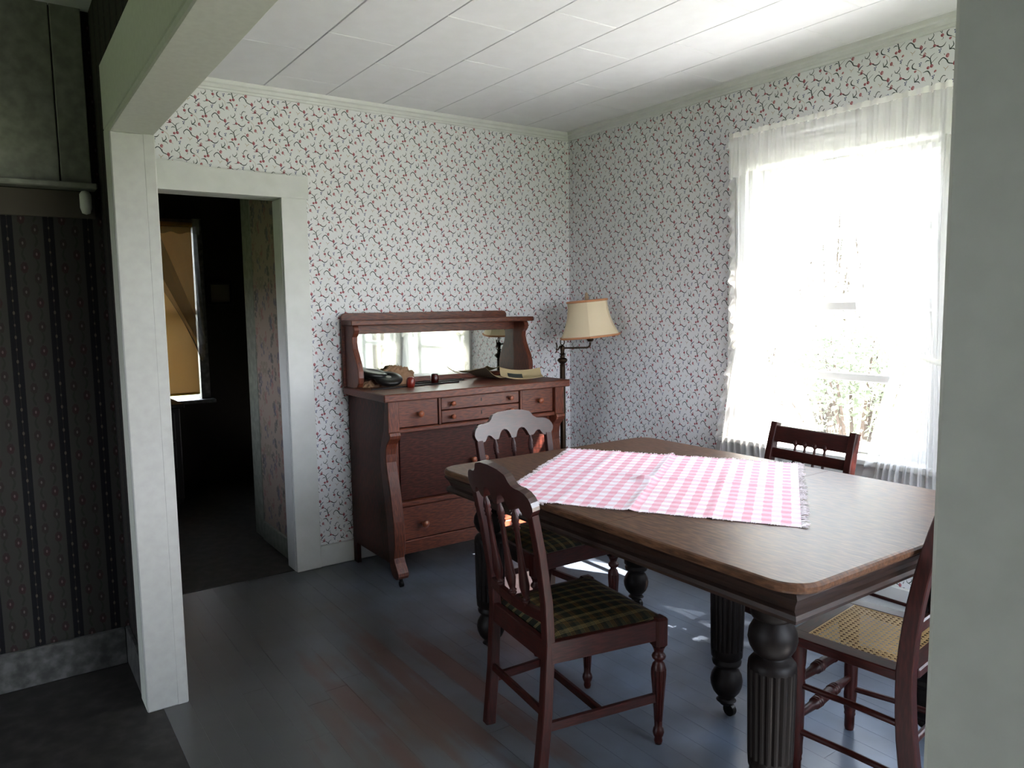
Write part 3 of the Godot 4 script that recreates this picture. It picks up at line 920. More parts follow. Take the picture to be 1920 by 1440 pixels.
func build_curtains(z0: float, z1: float, n: int) -> void:
	var which: String = ["the window beside the lamp", "the second window nearer the opening"][n]
	var zm := (z0 + z1) / 2 + 0.02
	var rod := thing("curtain_rod", "pale flat curtain rod across the top of " + which, "curtain rod")
	obj("rod", MB.new().box(Vector3(-0.100, 2.216, (z0 + z1) / 2), Vector3(0.014, 0.034, z1 - z0 + 0.02), 0.004), mats.white2, rod)
	for s in [z0, z1]:
		obj("bracket", MB.new().box(Vector3(-0.055, 2.216, s), Vector3(0.10, 0.03, 0.012), 0.003), mats.white2, rod)
	# valance
	var g := []
	for i in 22:
		var f := i / 21.0
		var row := []
		for j in 220:
			var u := j / 219.0
			var am := lerpf(0.004, 0.013, f)
			var fold := sin(u * TAU * 19.0 + sin(u * 13.0) * 2.0) + 0.5 * sin(u * TAU * 43.0 + 1.0)
			var drop := 0.185 + 0.014 * sin(u * TAU * 4.5 + 0.6) + 0.006 * sin(u * TAU * 17.0)
			row.append(Vector3(-0.132 + am * fold, 2.238 - drop * f, lerpf(z0 + 0.03, z1 + 0.005, u)))
		g.append(row)
	var val := thing("valance", "gathered sheer white valance over the top of " + which, "valance")
	obj("cloth", MB.new().sheet(g), mats.sheer, val)
	var hd := []
	for i in 3:
		var row := []
		for j in 220:
			var u := j / 219.0
			row.append(Vector3(-0.130 + 0.006 * sin(u * TAU * 19.0 + sin(u * 13.0) * 2.0), 2.262 - i * 0.014 + 0.003 * sin(u * 160.0), lerpf(z0 + 0.03, z1 + 0.005, u)))
		hd.append(row)
	obj("heading", MB.new().sheet(hd), mats.hem, val)
	# panels
	var rows_l := [[2.195, z0 + 0.01, zm - 0.055, 0.008], [2.0, z0 + 0.015, zm - 0.06, 0.012], [1.75, z0 + 0.02, zm - 0.07, 0.013], [1.5, z0 + 0.025, zm - 0.19, 0.013], [1.35, z0 + 0.03, zm - 0.29, 0.011], [1.23, z0 + 0.035, z0 + 0.115, 0.009], [1.10, z0 + 0.01, z0 + 0.19, 0.011], [0.88, z0 - 0.03, z0 + 0.25, 0.016], [0.62, z0 - 0.06, z0 + 0.31, 0.020]]
	var rows_r := [[2.195, z1 - 0.01, zm + 0.07, 0.008], [2.0, z1 - 0.015, zm + 0.07, 0.012], [1.75, z1 - 0.02, zm + 0.10, 0.013], [1.5, z1 - 0.02, zm + 0.15, 0.013], [1.35, z1 - 0.02, zm + 0.20, 0.011], [1.20, z1 - 0.03, zm + 0.345, 0.009], [1.10, z1 - 0.02, zm + 0.34, 0.011], [0.88, z1 + 0.0, zm + 0.28, 0.016], [0.60, z1 + 0.02, zm + 0.22, 0.020]]
	var cl := thing("curtain", "sheer white curtain tied back on the corner side of " + which, "curtain", Vector3.ZERO, 0, "")
	obj("cloth", sheer_panel(rows_l, -0.058, 9.0, 0.4), mats.sheer, cl)
	var pl := []
	for r in rows_l: pl.append([r[0], r[2]])
	obj("ruffle", ruffle(pl, 0.05, -0.060, 1.0), mats.sheer, cl)
	obj("outer_ruffle", ruffle([[2.15, z0 + 0.012], [1.5, z0 + 0.025], [1.23, z0 + 0.035], [0.88, z0 - 0.03], [0.62, z0 - 0.06]], 0.035, -0.060, -1.0), mats.sheer, cl)
	obj("tieback", MB.new().tube(loop_points(Vector3(-0.058, 1.23, z0 + 0.075), 0.026, 0.05, 0.03), 0.012, 8), mats.hem, cl)
	var cr := thing("curtain", "sheer white curtain tied back on the opening side of " + which, "curtain", Vector3.ZERO, 0, "")
	obj("cloth", sheer_panel(rows_r, -0.058, 10.0, 1.7), mats.sheer, cr)
	var pr := []
	for r in rows_r: pr.append([r[0], r[2]])
	obj("ruffle", ruffle(pr, 0.06, -0.060, -1.0), mats.sheer, cr)
	obj("tieback", MB.new().tube(loop_points(Vector3(-0.058, 1.20, (z1 + zm + 0.31) / 2), 0.028, 0.085, -0.03), 0.012, 8), mats.hem, cr)

func loop_points(c: Vector3, rx: float, rz: float, tilt: float) -> Array:
	var r := []
	for i in 25:
		var a := TAU * i / 24.0
		r.append(c + Vector3(rx * cos(a), tilt * sin(a), rz * sin(a)))
	return r


# ---------------------------------------------------------------- furniture
func turned(prof: Array, at: Vector3, seg := 18, basis := Basis()) -> MB:
	return MB.new().lathe(prof, seg, Transform3D(basis, at))

# transform that puts the y axis along a -> b
func along(a: Vector3, b: Vector3) -> Transform3D:
	var y := (b - a).normalized()
	var x := y.cross(Vector3.FORWARD if absf(y.z) < 0.9 else Vector3.RIGHT).normalized()
	return Transform3D(Basis(x, y, x.cross(y)), a)

func make_spindle_chair() -> Node3D:
	var t := thing("dining_chair", "", "chair")
	var lat = mats.mahog0
	var ver = mats.mahog1
	var dep = mats.mahog2
	# rear legs run up to carry the crest
	for s in [-1.0, 1.0]:
		obj("rear_leg", MB.new().bar([Vector3(0.175 * s, 0, -0.235), Vector3(0.177 * s, 0.2, -0.215), Vector3(0.178 * s, 0.42, -0.203), Vector3(0.182 * s, 0.55, -0.211), Vector3(0.188 * s, 0.70, -0.234), Vector3(0.192 * s, 0.825, -0.260)], 0.034, 0.036, Vector3.RIGHT, 0.032, 0.024), ver, t)
		var lg := MB.new().lathe([Vector2(0, 0), Vector2(0.011, 0.001), Vector2(0.014, 0.012), Vector2(0.012, 0.024), Vector2(0.016, 0.03), Vector2(0.019, 0.042), Vector2(0.016, 0.054), Vector2(0.0125, 0.06), Vector2(0.0135, 0.08), Vector2(0.017, 0.14), Vector2(0.021, 0.19), Vector2(0.0245, 0.235), Vector2(0.0245, 0.255), Vector2(0.019, 0.274), Vector2(0.0135, 0.28), Vector2(0.014, 0.286), Vector2(0.021, 0.292), Vector2(0.023, 0.299), Vector2(0.019, 0.307), Vector2(0.014, 0.312), Vector2(0.017, 0.322), Vector2(0.022, 0.333)], 40, Transform3D(Basis(), Vector3(0.208 * s, 0, 0.19)), 10, 0.004, 0.075, 0.262)
		lg.box(Vector3(0.208 * s, 0.381, 0.19), Vector3(0.046, 0.098, 0.046), 0.007)
		obj("front_leg", lg, ver, t)
		obj("side_stretcher", MB.new().bar([Vector3(0.177 * s, 0.155, -0.222), Vector3(0.206 * s, 0.16, 0.18)], 0.016, 0.028, Vector3.RIGHT), dep, t)
		obj("side_apron", MB.new().bar([Vector3(0.184 * s, 0.391, -0.20), Vector3(0.212 * s, 0.391, 0.185)], 0.022, 0.068, Vector3.RIGHT), dep, t)
	obj("front_apron", MB.new().box(Vector3(0, 0.391, 0.198), Vector3(0.38, 0.068, 0.022), 0.003), lat, t)
	obj("rear_apron", MB.new().box(Vector3(0, 0.391, -0.205), Vector3(0.34, 0.068, 0.022), 0.003), lat, t)
	obj("rear_stretcher", MB.new().box(Vector3(0, 0.20, -0.219), Vector3(0.33, 0.026, 0.015), 0.003), lat, t)
	obj("cross_stretcher", MB.new().box(Vector3(0, 0.158, -0.02), Vector3(0.375, 0.026, 0.016), 0.003), lat, t)
	# slip seat
	var g := []
	for i in 25:
		var v := i / 24.0
		var row := []
		for j in 25:
			var u := j / 24.0
			var hw := lerpf(0.178, 0.222, v)
			var e := minf(minf(u, 1 - u), minf(v, 1 - v)) * 2.0
			row.append(Vector3(lerpf(-hw, hw, u), 0.421 + 0.026 * (1.0 - pow(1.0 - e, 5.0)) + 0.006 * e, lerpf(-0.188, 0.208, v)))
		g.append(row)
	for i in 25: g[i].reverse()
	obj("seat", MB.new().sheet(g, [], 0.012), mats.plaid, t, "dark plaid upholstered slip seat")
	# back: lower rail, three turned spindles, scalloped crest
	obj("back_rail", MB.new().bar([Vector3(-0.18, 0.50, -0.212), Vector3(-0.09, 0.497, -0.222), Vector3(0, 0.496, -0.226), Vector3(0.09, 0.497, -0.222), Vector3(0.18, 0.50, -0.212)], 0.034, 0.018, Vector3.UP), lat, t)
	for k in [-1.0, 0.0, 1.0]:
		var a := Vector3(0.088 * k, 0.505, -0.224)
		var b := Vector3(0.098 * k, 0.821, -0.272)
		var L := a.distance_to(b)
		var prof := []
		for q in [[0.007, 0], [0.008, 0.03], [0.0125, 0.05], [0.009, 0.065], [0.0135, 0.08], [0.009, 0.095], [0.012, 0.13], [0.0165, 0.21], [0.0145, 0.30], [0.0105, 0.44], [0.0085, 0.62], [0.008, 0.78], [0.0125, 0.80], [0.009, 0.82], [0.013, 0.84], [0.0095, 0.86], [0.0125, 0.88], [0.011, 0.92], [0.007, 0.97], [0.006, 1.0]]:
			prof.append(Vector2(q[0], q[1] * L))
		obj("spindle", MB.new().lathe(prof, 16, along(a, b)), ver, t)
	var top_e := [[0.0, 0.136], [0.06, 0.132], [0.100, 0.121], [0.108, 0.113], [0.116, 0.100], [0.128, 0.090], [0.145, 0.085], [0.168, 0.084], [0.190, 0.077], [0.206, 0.065], [0.214, 0.052], [0.218, 0.038]]
	var low_e := [[0.0, 0.006], [0.013, 0.008], [0.017, 0.020], [0.024, 0.036], [0.034, 0.047], [0.048, 0.051], [0.062, 0.047], [0.073, 0.034], [0.081, 0.018], [0.086, 0.008], [0.106, 0.008], [0.114, 0.014], [0.126, 0.026], [0.136, 0.030], [0.146, 0.028], [0.152, 0.018], [0.162, 0.006], [0.178, 0.0], [0.196, 0.003], [0.210, 0.016], [0.216, 0.026], [0.218, 0.038]]
	var at := func(e: Array, x: float) -> float:
		for i in e.size() - 1:
			if x <= e[i + 1][0]:
				return lerpf(e[i][1], e[i + 1][1], (x - e[i][0]) / (e[i + 1][0] - e[i][0]))
		return e[-1][1]
	var xs := []
	for q in top_e: xs.append(q[0])
	for q in low_e: xs.append(q[0])
	for i in 30: xs.append(i * 0.0073)
	xs.sort()
	var cols := []
	for i in range(xs.size() - 1, -1, -1):
		if cols.is_empty() or absf(cols[-1] + xs[i]) > 0.0008: cols.append(-xs[i])
	for i in range(cols.size() - 2, -1, -1): cols.append(-cols[i])
	var cm := MB.new()
	var cxf := Transform3D(Basis(Vector3.RIGHT, -0.20), Vector3(0, 0.812, -0.272))
	var cp := func(x: float, y: float, z: float) -> Vector3: return cxf * Vector3(x, y, z + 0.35 * x * x)
	for i in cols.size() - 1:
		var xa: float = cols[i]
		var xb: float = cols[i + 1]
		var na := cxf.basis * Vector3(-0.7 * xa, 0, 1).normalized()
		var nb := cxf.basis * Vector3(-0.7 * xb, 0, 1).normalized()
		var ta: float = at.call(top_e, absf(xa))
		var tb: float = at.call(top_e, absf(xb))
		var la: float = at.call(low_e, absf(xa))
		var lb: float = at.call(low_e, absf(xb))
		for sg in [1.0, -1.0]:
			var z: float = 0.0125 * sg
			cm.tri(cp.call(xa, la, z), cp.call(xb, lb, z), cp.call(xb, tb, z), na * sg, nb * sg, nb * sg)
			cm.tri(cp.call(xa, la, z), cp.call(xb, tb, z), cp.call(xa, ta, z), na * sg, nb * sg, na * sg)
		cm.quad(cp.call(xa, ta, -0.0125), cp.call(xb, tb, -0.0125), cp.call(xb, tb, 0.0125), cp.call(xa, ta, 0.0125), Vector3.UP)
		cm.quad(cp.call(xa, la, -0.0125), cp.call(xb, lb, -0.0125), cp.call(xb, lb, 0.0125), cp.call(xa, la, 0.0125), Vector3.DOWN)
	obj("crest_rail", cm, mats.crest, t)
	return t

func make_cane_chair() -> Node3D:
	var pz := func(y: float) -> float: return -0.145 - 0.30 * pow(y - 0.44, 2.0) - 0.03 * maxf(0.0, y - 0.44)
	var t := thing("cane_chair", "", "chair")
	var lat = mats.mahog0
	var ver = mats.mahog1
	var dep = mats.mahog2
	for s in [-1.0, 1.0]:
		var post := MB.new()
		var pts := []
		for i in 15:
			var f := i / 14.0
			pts.append(Vector3(lerpf(0.205, 0.192, f) * s, 0.895 * f, pz.call(0.895 * f)))
		post.bar(pts, 0.034, 0.054, Vector3.RIGHT, 0.032, 0.034)
		obj("back_post", post, ver, t)
		var prof := []
		for q in [[0, 0], [0.013, 0.001], [0.0155, 0.012], [0.0155, 0.05], [0.018, 0.056], [0.0165, 0.064], [0.019, 0.075], [0.0185, 0.10], [0.0205, 0.125], [0.0188, 0.14], [0.0205, 0.16], [0.021, 0.21], [0.0205, 0.28], [0.0225, 0.295], [0.0205, 0.305], [0.0225, 0.315], [0.0205, 0.325], [0.0225, 0.335], [0.0205, 0.345], [0.0225, 0.36], [0.024, 0.40], [0.022, 0.418]]:
			prof.append(Vector2(q[0], q[1]))
		obj("front_leg", MB.new().lathe(prof, 22, Transform3D(Basis(), Vector3(0.182 * s, 0, 0.163))), ver, t)
		for y in [0.145, 0.29]:
			obj("side_stretcher", MB.new().tube([Vector3(0.203 * s, y + 0.005, -0.165), Vector3(0.193 * s, y + 0.006, 0.0), Vector3(0.182 * s, y, 0.160)], 0.0095, 10), dep, t)
		obj("seat_rail", MB.new().bar([Vector3(0.186 * s, 0.431, -0.155), Vector3(0.180 * s, 0.431, 0.195)], 0.054, 0.028, Vector3.RIGHT), dep, t)
	obj("seat_rail", MB.new().box(Vector3(0, 0.431, 0.170), Vector3(0.315, 0.027, 0.050), 0.004), lat, t)
	obj("seat_rail", MB.new().box(Vector3(0, 0.431, -0.140), Vector3(0.322, 0.027, 0.050), 0.004), lat, t)
	for y in [0.185, 0.30]:
		var prof := []
		var half := [[0.008, 0], [0.0095, 0.06], [0.0135, 0.22], [0.015, 0.30], [0.0185, 0.305], [0.0185, 0.315], [0.015, 0.322], [0.019, 0.335], [0.019, 0.35], [0.0155, 0.357], [0.0195, 0.37], [0.0195, 0.385], [0.016, 0.392], [0.0175, 0.42], [0.0165, 0.5]]
		for q in half: prof.append(Vector2(q[0], q[1] * 0.36))
		for i in range(half.size() - 2, -1, -1): prof.append(Vector2(half[i][0], (1.0 - half[i][1]) * 0.36))
		obj("front_stretcher", MB.new().lathe(prof, 18, along(Vector3(-0.18, y, 0.163), Vector3(0.18, y, 0.163))), lat, t)
	obj("rear_stretcher", MB.new().tube([Vector3(-0.20, 0.24, pz.call(0.24)), Vector3(0.20, 0.24, pz.call(0.24))], 0.0095, 10), lat, t)
	# woven cane: two sets of pairs and two diagonals
	var w := MB.new()
	var z0 := -0.118
	var z1 := 0.148
	var hx := func(z: float) -> float: return lerpf(0.160, 0.154, (z - z0) / (z1 - z0))
	var pitch := 0.0165
	var nz := int((z1 - z0) / pitch)
	for i in nz + 1:
		var z := z0 + i * (z1 - z0) / nz
		for d in [-0.0017, 0.0017]:
			w.box(Vector3(0, 0.4395, z + d), Vector3(2 * hx.call(z), 0.0009, 0.0018))
	for i in 20:
		var f := i / 19.0 * 2.0 - 1.0
		for d in [-0.0017, 0.0017]:
			w.bar([Vector3(0.160 * f + d, 0.4404, z0), Vector3(0.154 * f + d, 0.4404, z1)], 0.0018, 0.0009, Vector3.RIGHT)
	for sg in [-1.0, 1.0]:
		for i in range(-19, 20):
			var c := i * pitch
			var a := Vector2(c - 0.133 * sg, z0)
			var b := Vector2(c + 0.133 * sg, z1)
			# clip to the opening
			var f0 := 0.0
			var f1 := 1.0
			for e in [-1.0, 1.0]:
				var ga: float = a.x * e - 0.160
				var gb: float = b.x * e - 0.154
				if ga > 0 and gb > 0: f1 = -1.0
				elif ga > 0: f0 = maxf(f0, ga / (ga - gb))
				elif gb > 0: f1 = minf(f1, ga / (ga - gb))
			if f1 - f0 < 0.02: continue
			var p := a.lerp(b, f0)
			var q := a.lerp(b, f1)
			w.bar([Vector3(p.x, 0.4412 + 0.0004 * sg, p.y), Vector3(q.x, 0.4412 + 0.0004 * sg, q.y)], 0.0020, 0.0009, Vector3(q.y - p.y, 0, p.x - q.x).normalized())
	var weave := obj("cane_weave", w, mats.cane, t, "woven cane seat panel")
	weave.set_meta("kind", "stuff")
	var bd := MB.new()
	for e in [[Vector3(-0.160, 0.4425, z0), Vector3(0.160, 0.4425, z0)], [Vector3(-0.154, 0.4425, z1), Vector3(0.154, 0.4425, z1)], [Vector3(-0.160, 0.4425, z0), Vector3(-0.154, 0.4425, z1)], [Vector3(0.160, 0.4425, z0), Vector3(0.154, 0.4425, z1)]]:
		bd.bar([e[0], e[1]], 0.005, 0.002, (e[1] - e[0]).cross(Vector3.UP).normalized())
	obj("cane_border", bd, mats.cane, t)
	# back boards and spindles
	obj("crest_rail", MB.new().box(Vector3.ZERO, Vector3(0.36, 0.072, 0.018), 0.004, Transform3D(Basis(Vector3.RIGHT, -0.13), Vector3(0, 0.848, pz.call(0.848)))), lat, t)
	obj("back_rail", MB.new().box(Vector3.ZERO, Vector3(0.36, 0.044, 0.018), 0.004, Transform3D(Basis(Vector3.RIGHT, -0.10), Vector3(0, 0.766, pz.call(0.766)))), lat, t)
	obj("back_rail", MB.new().box(Vector3(0, 0.556, pz.call(0.556)), Vector3(0.37, 0.034, 0.018), 0.004), lat, t)
	for k in 4:
		var xx := (k - 1.5) * 0.048
		var prof := []
		for q in [[0.005, 0], [0.0055, 0.03], [0.008, 0.06], [0.0055, 0.10], [0.006, 0.17], [0.0055, 0.235], [0.0048, 0.245], [0.005, 0.249], [0.0085, 0.253], [0.0108, 0.260], [0.0095, 0.268], [0.005, 0.273], [0, 0.2745]]:
			prof.append(Vector2(q[0], q[1]))
		obj("spindle", MB.new().lathe(prof, 14, along(Vector3(xx, 0.562, pz.call(0.562)), Vector3(xx, 0.812, pz.call(0.812) + 0.001))), ver, t)
	return t

func dup(o: Node3D, at: Vector3, turn: float, label: String) -> Node3D:
	var c := o.duplicate()
	c.name = numbered(String(o.name))
	add_child(c)
	c.position = at
	c.rotation.y = turn
	c.set_meta("label", label)
	return c

func rounded_rect(x0: float, x1: float, y0: float, y1: float, r: float, k := 8) -> PackedVector2Array:
	var p := PackedVector2Array()
	for c in [[x1 - r, y1 - r, 0.0], [x0 + r, y1 - r, 1.0], [x0 + r, y0 + r, 2.0], [x1 - r, y0 + r, 3.0]]:
		for i in k + 1:
			var a: float = (c[2] + float(i) / k) * PI / 2
			p.append(Vector2(c[0] + cos(a) * r, c[1] + sin(a) * r))
	return p

func build_table() -> void:
	var x0 := -1.782
	var x1 := -0.622
	var z0 := 1.335
	var z1 := 2.99
	var cx := (x0 + x1) / 2
	var cz := (z0 + z1) / 2
	var t := thing("dining_table", "large dark oak extension table with five fluted legs, under the checked cloth", "table", Vector3(cx, 0, cz))
	var hx := (x1 - x0) / 2
	var hz := (z1 - z0) / 2
	# rounded slab split by a seam into two boards, stacked outlines give the moulded edge
	for half in 2:
		var seam := 0.17
		var m := MB.new()
		var lay := [[0.785, 0.010], [0.7825, 0.004], [0.777, 0.0], [0.767, 0.0], [0.761, 0.004], [0.758, 0.012]]
		var outl := []
		for L in lay:
			var full := rounded_rect(-hx + L[1], hx - L[1], -hz + L[1], hz - L[1], 0.085 - L[1])
			var cut := PackedVector2Array([Vector2(-2, -2), Vector2(2, -2), Vector2(2, seam - 0.0008), Vector2(-2, seam - 0.0008)]) if half == 0 else PackedVector2Array([Vector2(-2, seam + 0.0008), Vector2(2, seam + 0.0008), Vector2(2, 2), Vector2(-2, 2)])
			outl.append(Geometry2D.intersect_polygons(full, cut)[0])
		var cnt: int = outl[0].size()
		for i in lay.size() - 1:
			for k in cnt:
				var a: Vector2 = outl[i][k]
				var b: Vector2 = outl[i][(k + 1) % cnt]
				var c: Vector2 = outl[i + 1][(k + 1) % cnt]
				var e: Vector2 = outl[i + 1][k]
				var mid := (a + b) * 0.5
				var o := Vector3(b.y - a.y, 0, a.x - b.x)
				if o.dot(Vector3(mid.x, 0, mid.y - (-0.3 if half == 0 else 0.5))) < 0: o = -o
				m.quad(Vector3(a.x, lay[i][0], a.y), Vector3(b.x, lay[i][0], b.y), Vector3(c.x, lay[i + 1][0], c.y), Vector3(e.x, lay[i + 1][0], e.y), o.normalized() + Vector3(0, 0.5 if i < 2 else (-0.5 if i > 2 else 0.0), 0))
		for e in [[0, 1.0], [lay.size() - 1, -1.0]]:
			var idx := Geometry2D.triangulate_polygon(outl[e[0]])
			for k in range(0, idx.size(), 3):
				var q := []
				for w in 3:
					var p: Vector2 = outl[e[0]][idx[k + w]]
					q.append(Vector3(p.x, lay[e[0]][0], p.y))
				m.flat(q[0], q[1], q[2], Vector3(0, e[1], 0))
		obj("table_top", m, mats.tab2, t)
	# moulded apron: a profile run round the four sides with mitred corners
	var ap := [[0.758, 0.030], [0.747, 0.022], [0.727, 0.036], [0.712, 0.040], [0.706, 0.030], [0.696, 0.026], [0.686, 0.030], [0.681, 0.040], [0.681, 0.062], [0.758, 0.062]]
	for s in 4:
		var m := MB.new()
		for i in ap.size():
			var j := (i + 1) % ap.size()
			var P := func(q: Array, far: float) -> Vector3:
				var lx: float = hx - q[1]
				var lz: float = hz - q[1]
				if s < 2:
					return Vector3(lx * (1 if s == 0 else -1), q[0], lz * far)
				return Vector3(lx * far, q[0], lz * (1 if s == 2 else -1))
			var dirv: Vector3 = [Vector3.RIGHT, Vector3.LEFT, Vector3.BACK, Vector3.FORWARD][s]
			var dy: float = ap[j][0] - ap[i][0]
			var dd: float = ap[j][1] - ap[i][1]
			m.quad(P.call(ap[i], -1.0), P.call(ap[i], 1.0), P.call(ap[j], 1.0), P.call(ap[j], -1.0), dirv * -dy + Vector3.UP * -dd)
		obj("apron", m, mats.frame2 if s < 2 else mats.frame0, t)
	# legs
	var prof := [Vector2(0.036, 0.05), Vector2(0.03, 0.056), Vector2(0.028, 0.064), Vector2(0.036, 0.071), Vector2(0.048, 0.086), Vector2(0.056, 0.106), Vector2(0.058, 0.124), Vector2(0.054, 0.144), Vector2(0.044, 0.162), Vector2(0.036, 0.172), Vector2(0.040, 0.178), Vector2(0.051, 0.184), Vector2(0.053, 0.194), Vector2(0.046, 0.202), Vector2(0.046, 0.206), Vector2(0.056, 0.212), Vector2(0.058, 0.24), Vector2(0.06, 0.35), Vector2(0.062, 0.48), Vector2(0.060, 0.495), Vector2(0.052, 0.505), Vector2(0.040, 0.511), Vector2(0.038, 0.515), Vector2(0.048, 0.523), Vector2(0.058, 0.540), Vector2(0.063, 0.56), Vector2(0.060, 0.582), Vector2(0.050, 0.602), Vector2(0.043, 0.612), Vector2(0.054, 0.618), Vector2(0.058, 0.630), Vector2(0.058, 0.662)]
	for q in [[-1, -1, 0], [1, -1, 0], [-1, 1, 0], [1, 1, 0], [0, 0, 1]]:
		var at := Vector3(q[0] * 0.41, 0, q[1] * 0.672 + (0.16 if q[2] else -0.035))
		var m := MB.new()
		var pr := prof
		if q[2]:
			pr = []
			for w in prof:
				if w.y < 0.481: pr.append(Vector2(w.x * 0.94, w.y))
			pr.append(Vector2(0.0583, 0.68))
		m.lathe(pr, 72, Transform3D(Basis(), at), 18, 0.0055, 0.215, 0.485 if q[2] == 0 else 0.69)
		m.box(at + Vector3(0, 0.708 if q[2] == 0 else 0.715, 0), Vector3(0.112, 0.10, 0.112) if q[2] == 0 else Vector3(0.11, 0.075, 0.11), 0.006)
		var leg := obj("leg", m, mats.ebony1, t)
		var c := MB.new()
		var ca := at + Vector3(0, 0, 0)
		c.tube([ca + Vector3(-0.009, 0.022, 0.016), ca + Vector3(0.009, 0.022, 0.016)], 0.022, 16)
		c.bar([ca + Vector3(-0.013, 0.016, 0.012), ca + Vector3(-0.011, 0.04, 0.004)], 0.018, 0.003, Vector3.BACK)
		c.bar([ca + Vector3(0.013, 0.016, 0.012), ca + Vector3(0.011, 0.04, 0.004)], 0.018, 0.003, Vector3.BACK)
		c.lathe([Vector2(0.0, 0.036), Vector2(0.022, 0.037), Vector2(0.026, 0.044), Vector2(0.024, 0.052), Vector2(0, 0.053)], 14, Transform3D(Basis(), ca))
		obj("caster", c, mats.iron, leg)
	obj("centre_beam", MB.new().box(Vector3(0, 0.725, 0), Vector3(0.12, 0.05, z1 - z0 - 0.16), 0.004), mats.ebony2, t)

func build_cloth() -> void:
	# corners: A far, B by the window, C near, D hangs over the left edge
	var A := Vector2(-1.118, 1.382)
	var B := Vector2(-0.625, 2.19)
	var C := Vector2(-1.365, 2.71)
	var D := Vector2(-1.862, 1.905)
	var edge := -1.779
	var N := 96
	var g := []
	var uv := []
	var f := FastNoiseLite.new()
	f.frequency = 9.0
	f.seed = 4
	var place := func(u: float, v: float) -> Vector3:
		var p := A.lerp(B, u).lerp(D.lerp(C, u), v)
		var fold := 0.007 * exp(-pow((u - 0.47) / 0.011, 2.0)) + 0.006 * exp(-pow((v - 0.46) / 0.011, 2.0)) + 0.003 * exp(-pow((u - 0.73) / 0.012, 2.0)) + 0.003 * exp(-pow((u - 0.22) / 0.012, 2.0))
		fold *= 0.6 + 0.5 * absf(f.get_noise_2d(u * 0.3, v * 0.3) * 2.0)
		var h := 0.7865 + fold + 0.0015 * f.get_noise_2d(p.x, p.y) + 0.0012
		h += 0.016 * exp(-((u - 0.44) * (u - 0.44) + (v - 0.53) * (v - 0.53)) / 0.0012)
		if p.x > edge:
			return Vector3(p.x, h, p.y)
		var over := edge - p.x
		var arc := 0.014
		var ang := minf(over / arc, PI / 2)
		var q := Vector3(edge - arc * sin(ang), h - arc * (1 - cos(ang)), p.y)
		q.y -= maxf(0.0, over - arc * PI / 2)
		q.x -= 0.05 * maxf(0.0, over - arc * PI / 2) + 0.006 * maxf(0, over) / 0.08 * sin(p.y * 70.0)
		return q
	for i in N + 1:
		var row := []
		var ur := []
		for j in N + 1:
			var u := float(j) / N
			var v := float(i) / N
			row.append(place.call(u, v))
			ur.append(Vector2(u, v))
		g.append(row)
		uv.append(ur)
	for i in N + 1:
		g[i].reverse()
		uv[i].reverse()
	var t := thing("tablecloth", "pink and white checked cloth with frayed edges lying askew on the table", "tablecloth")
	obj("cloth", MB.new().sheet(g, uv, 0.0012), mats.cloth, t)
	rng.seed = 77
	var m := MB.new()
	for k in 900:
		var s := k % 4
		var e := rng.randf()
		var u: float = [e, 1.0, e, 0.0][s]
		var v: float = [0.0, e, 1.0, e][s]
		var out: Vector2 = [(A - D), (B - A), (D - A), (A - B)][s].normalized()
		var long: float = [0.010, 0.020, 0.008, 0.018][s] * rng.randf_range(0.6, 1.4)
		var p: Vector3 = place.call(u, v)
		var out3 := Vector3(out.x, 0, out.y)
		var turn := rng.randf_range(-0.6, 0.6)
		out3 = out3.rotated(Vector3.UP, turn)
		if p.x < edge: out3 = Vector3(-0.1, -1, out.y * 0.8 + rng.randf_range(-0.4, 0.4)).normalized()
		var q := p + out3 * long * 0.5 + Vector3(0, rng.randf_range(0, 0.004), 0)
		var r := p + out3 * long + Vector3(0, rng.randf_range(-0.001, 0.002), 0)
		if p.x > edge:
			r.y = maxf(r.y, 0.787)
		m.tube([p, q, r], 0.0011, 4, 0.0007)
	obj("fringe", m, mats.fringe, t).set_meta("kind", "stuff")

func knob(at: Vector3, parent: Node, r := 0.017) -> void:
	var b := Basis(Vector3.RIGHT, Vector3.BACK, Vector3.DOWN)
	obj("knob", MB.new().lathe([Vector2(0, 0), Vector2(r * 0.6, 0.0), Vector2(r * 0.5, r * 0.5), Vector2(r * 0.55, r * 0.8), Vector2(r, r * 1.15), Vector2(r * 1.02, r * 1.5), Vector2(r * 0.75, r * 1.85), Vector2(0, r * 2.0)], 18, Transform3D(b, at)), mats.knob, parent)

func keyhole(at: Vector3, parent: Node) -> void:
	obj("keyhole", MB.new().box(at, Vector3(0.006, 0.018, 0.003), 0.001), mats.black, parent)

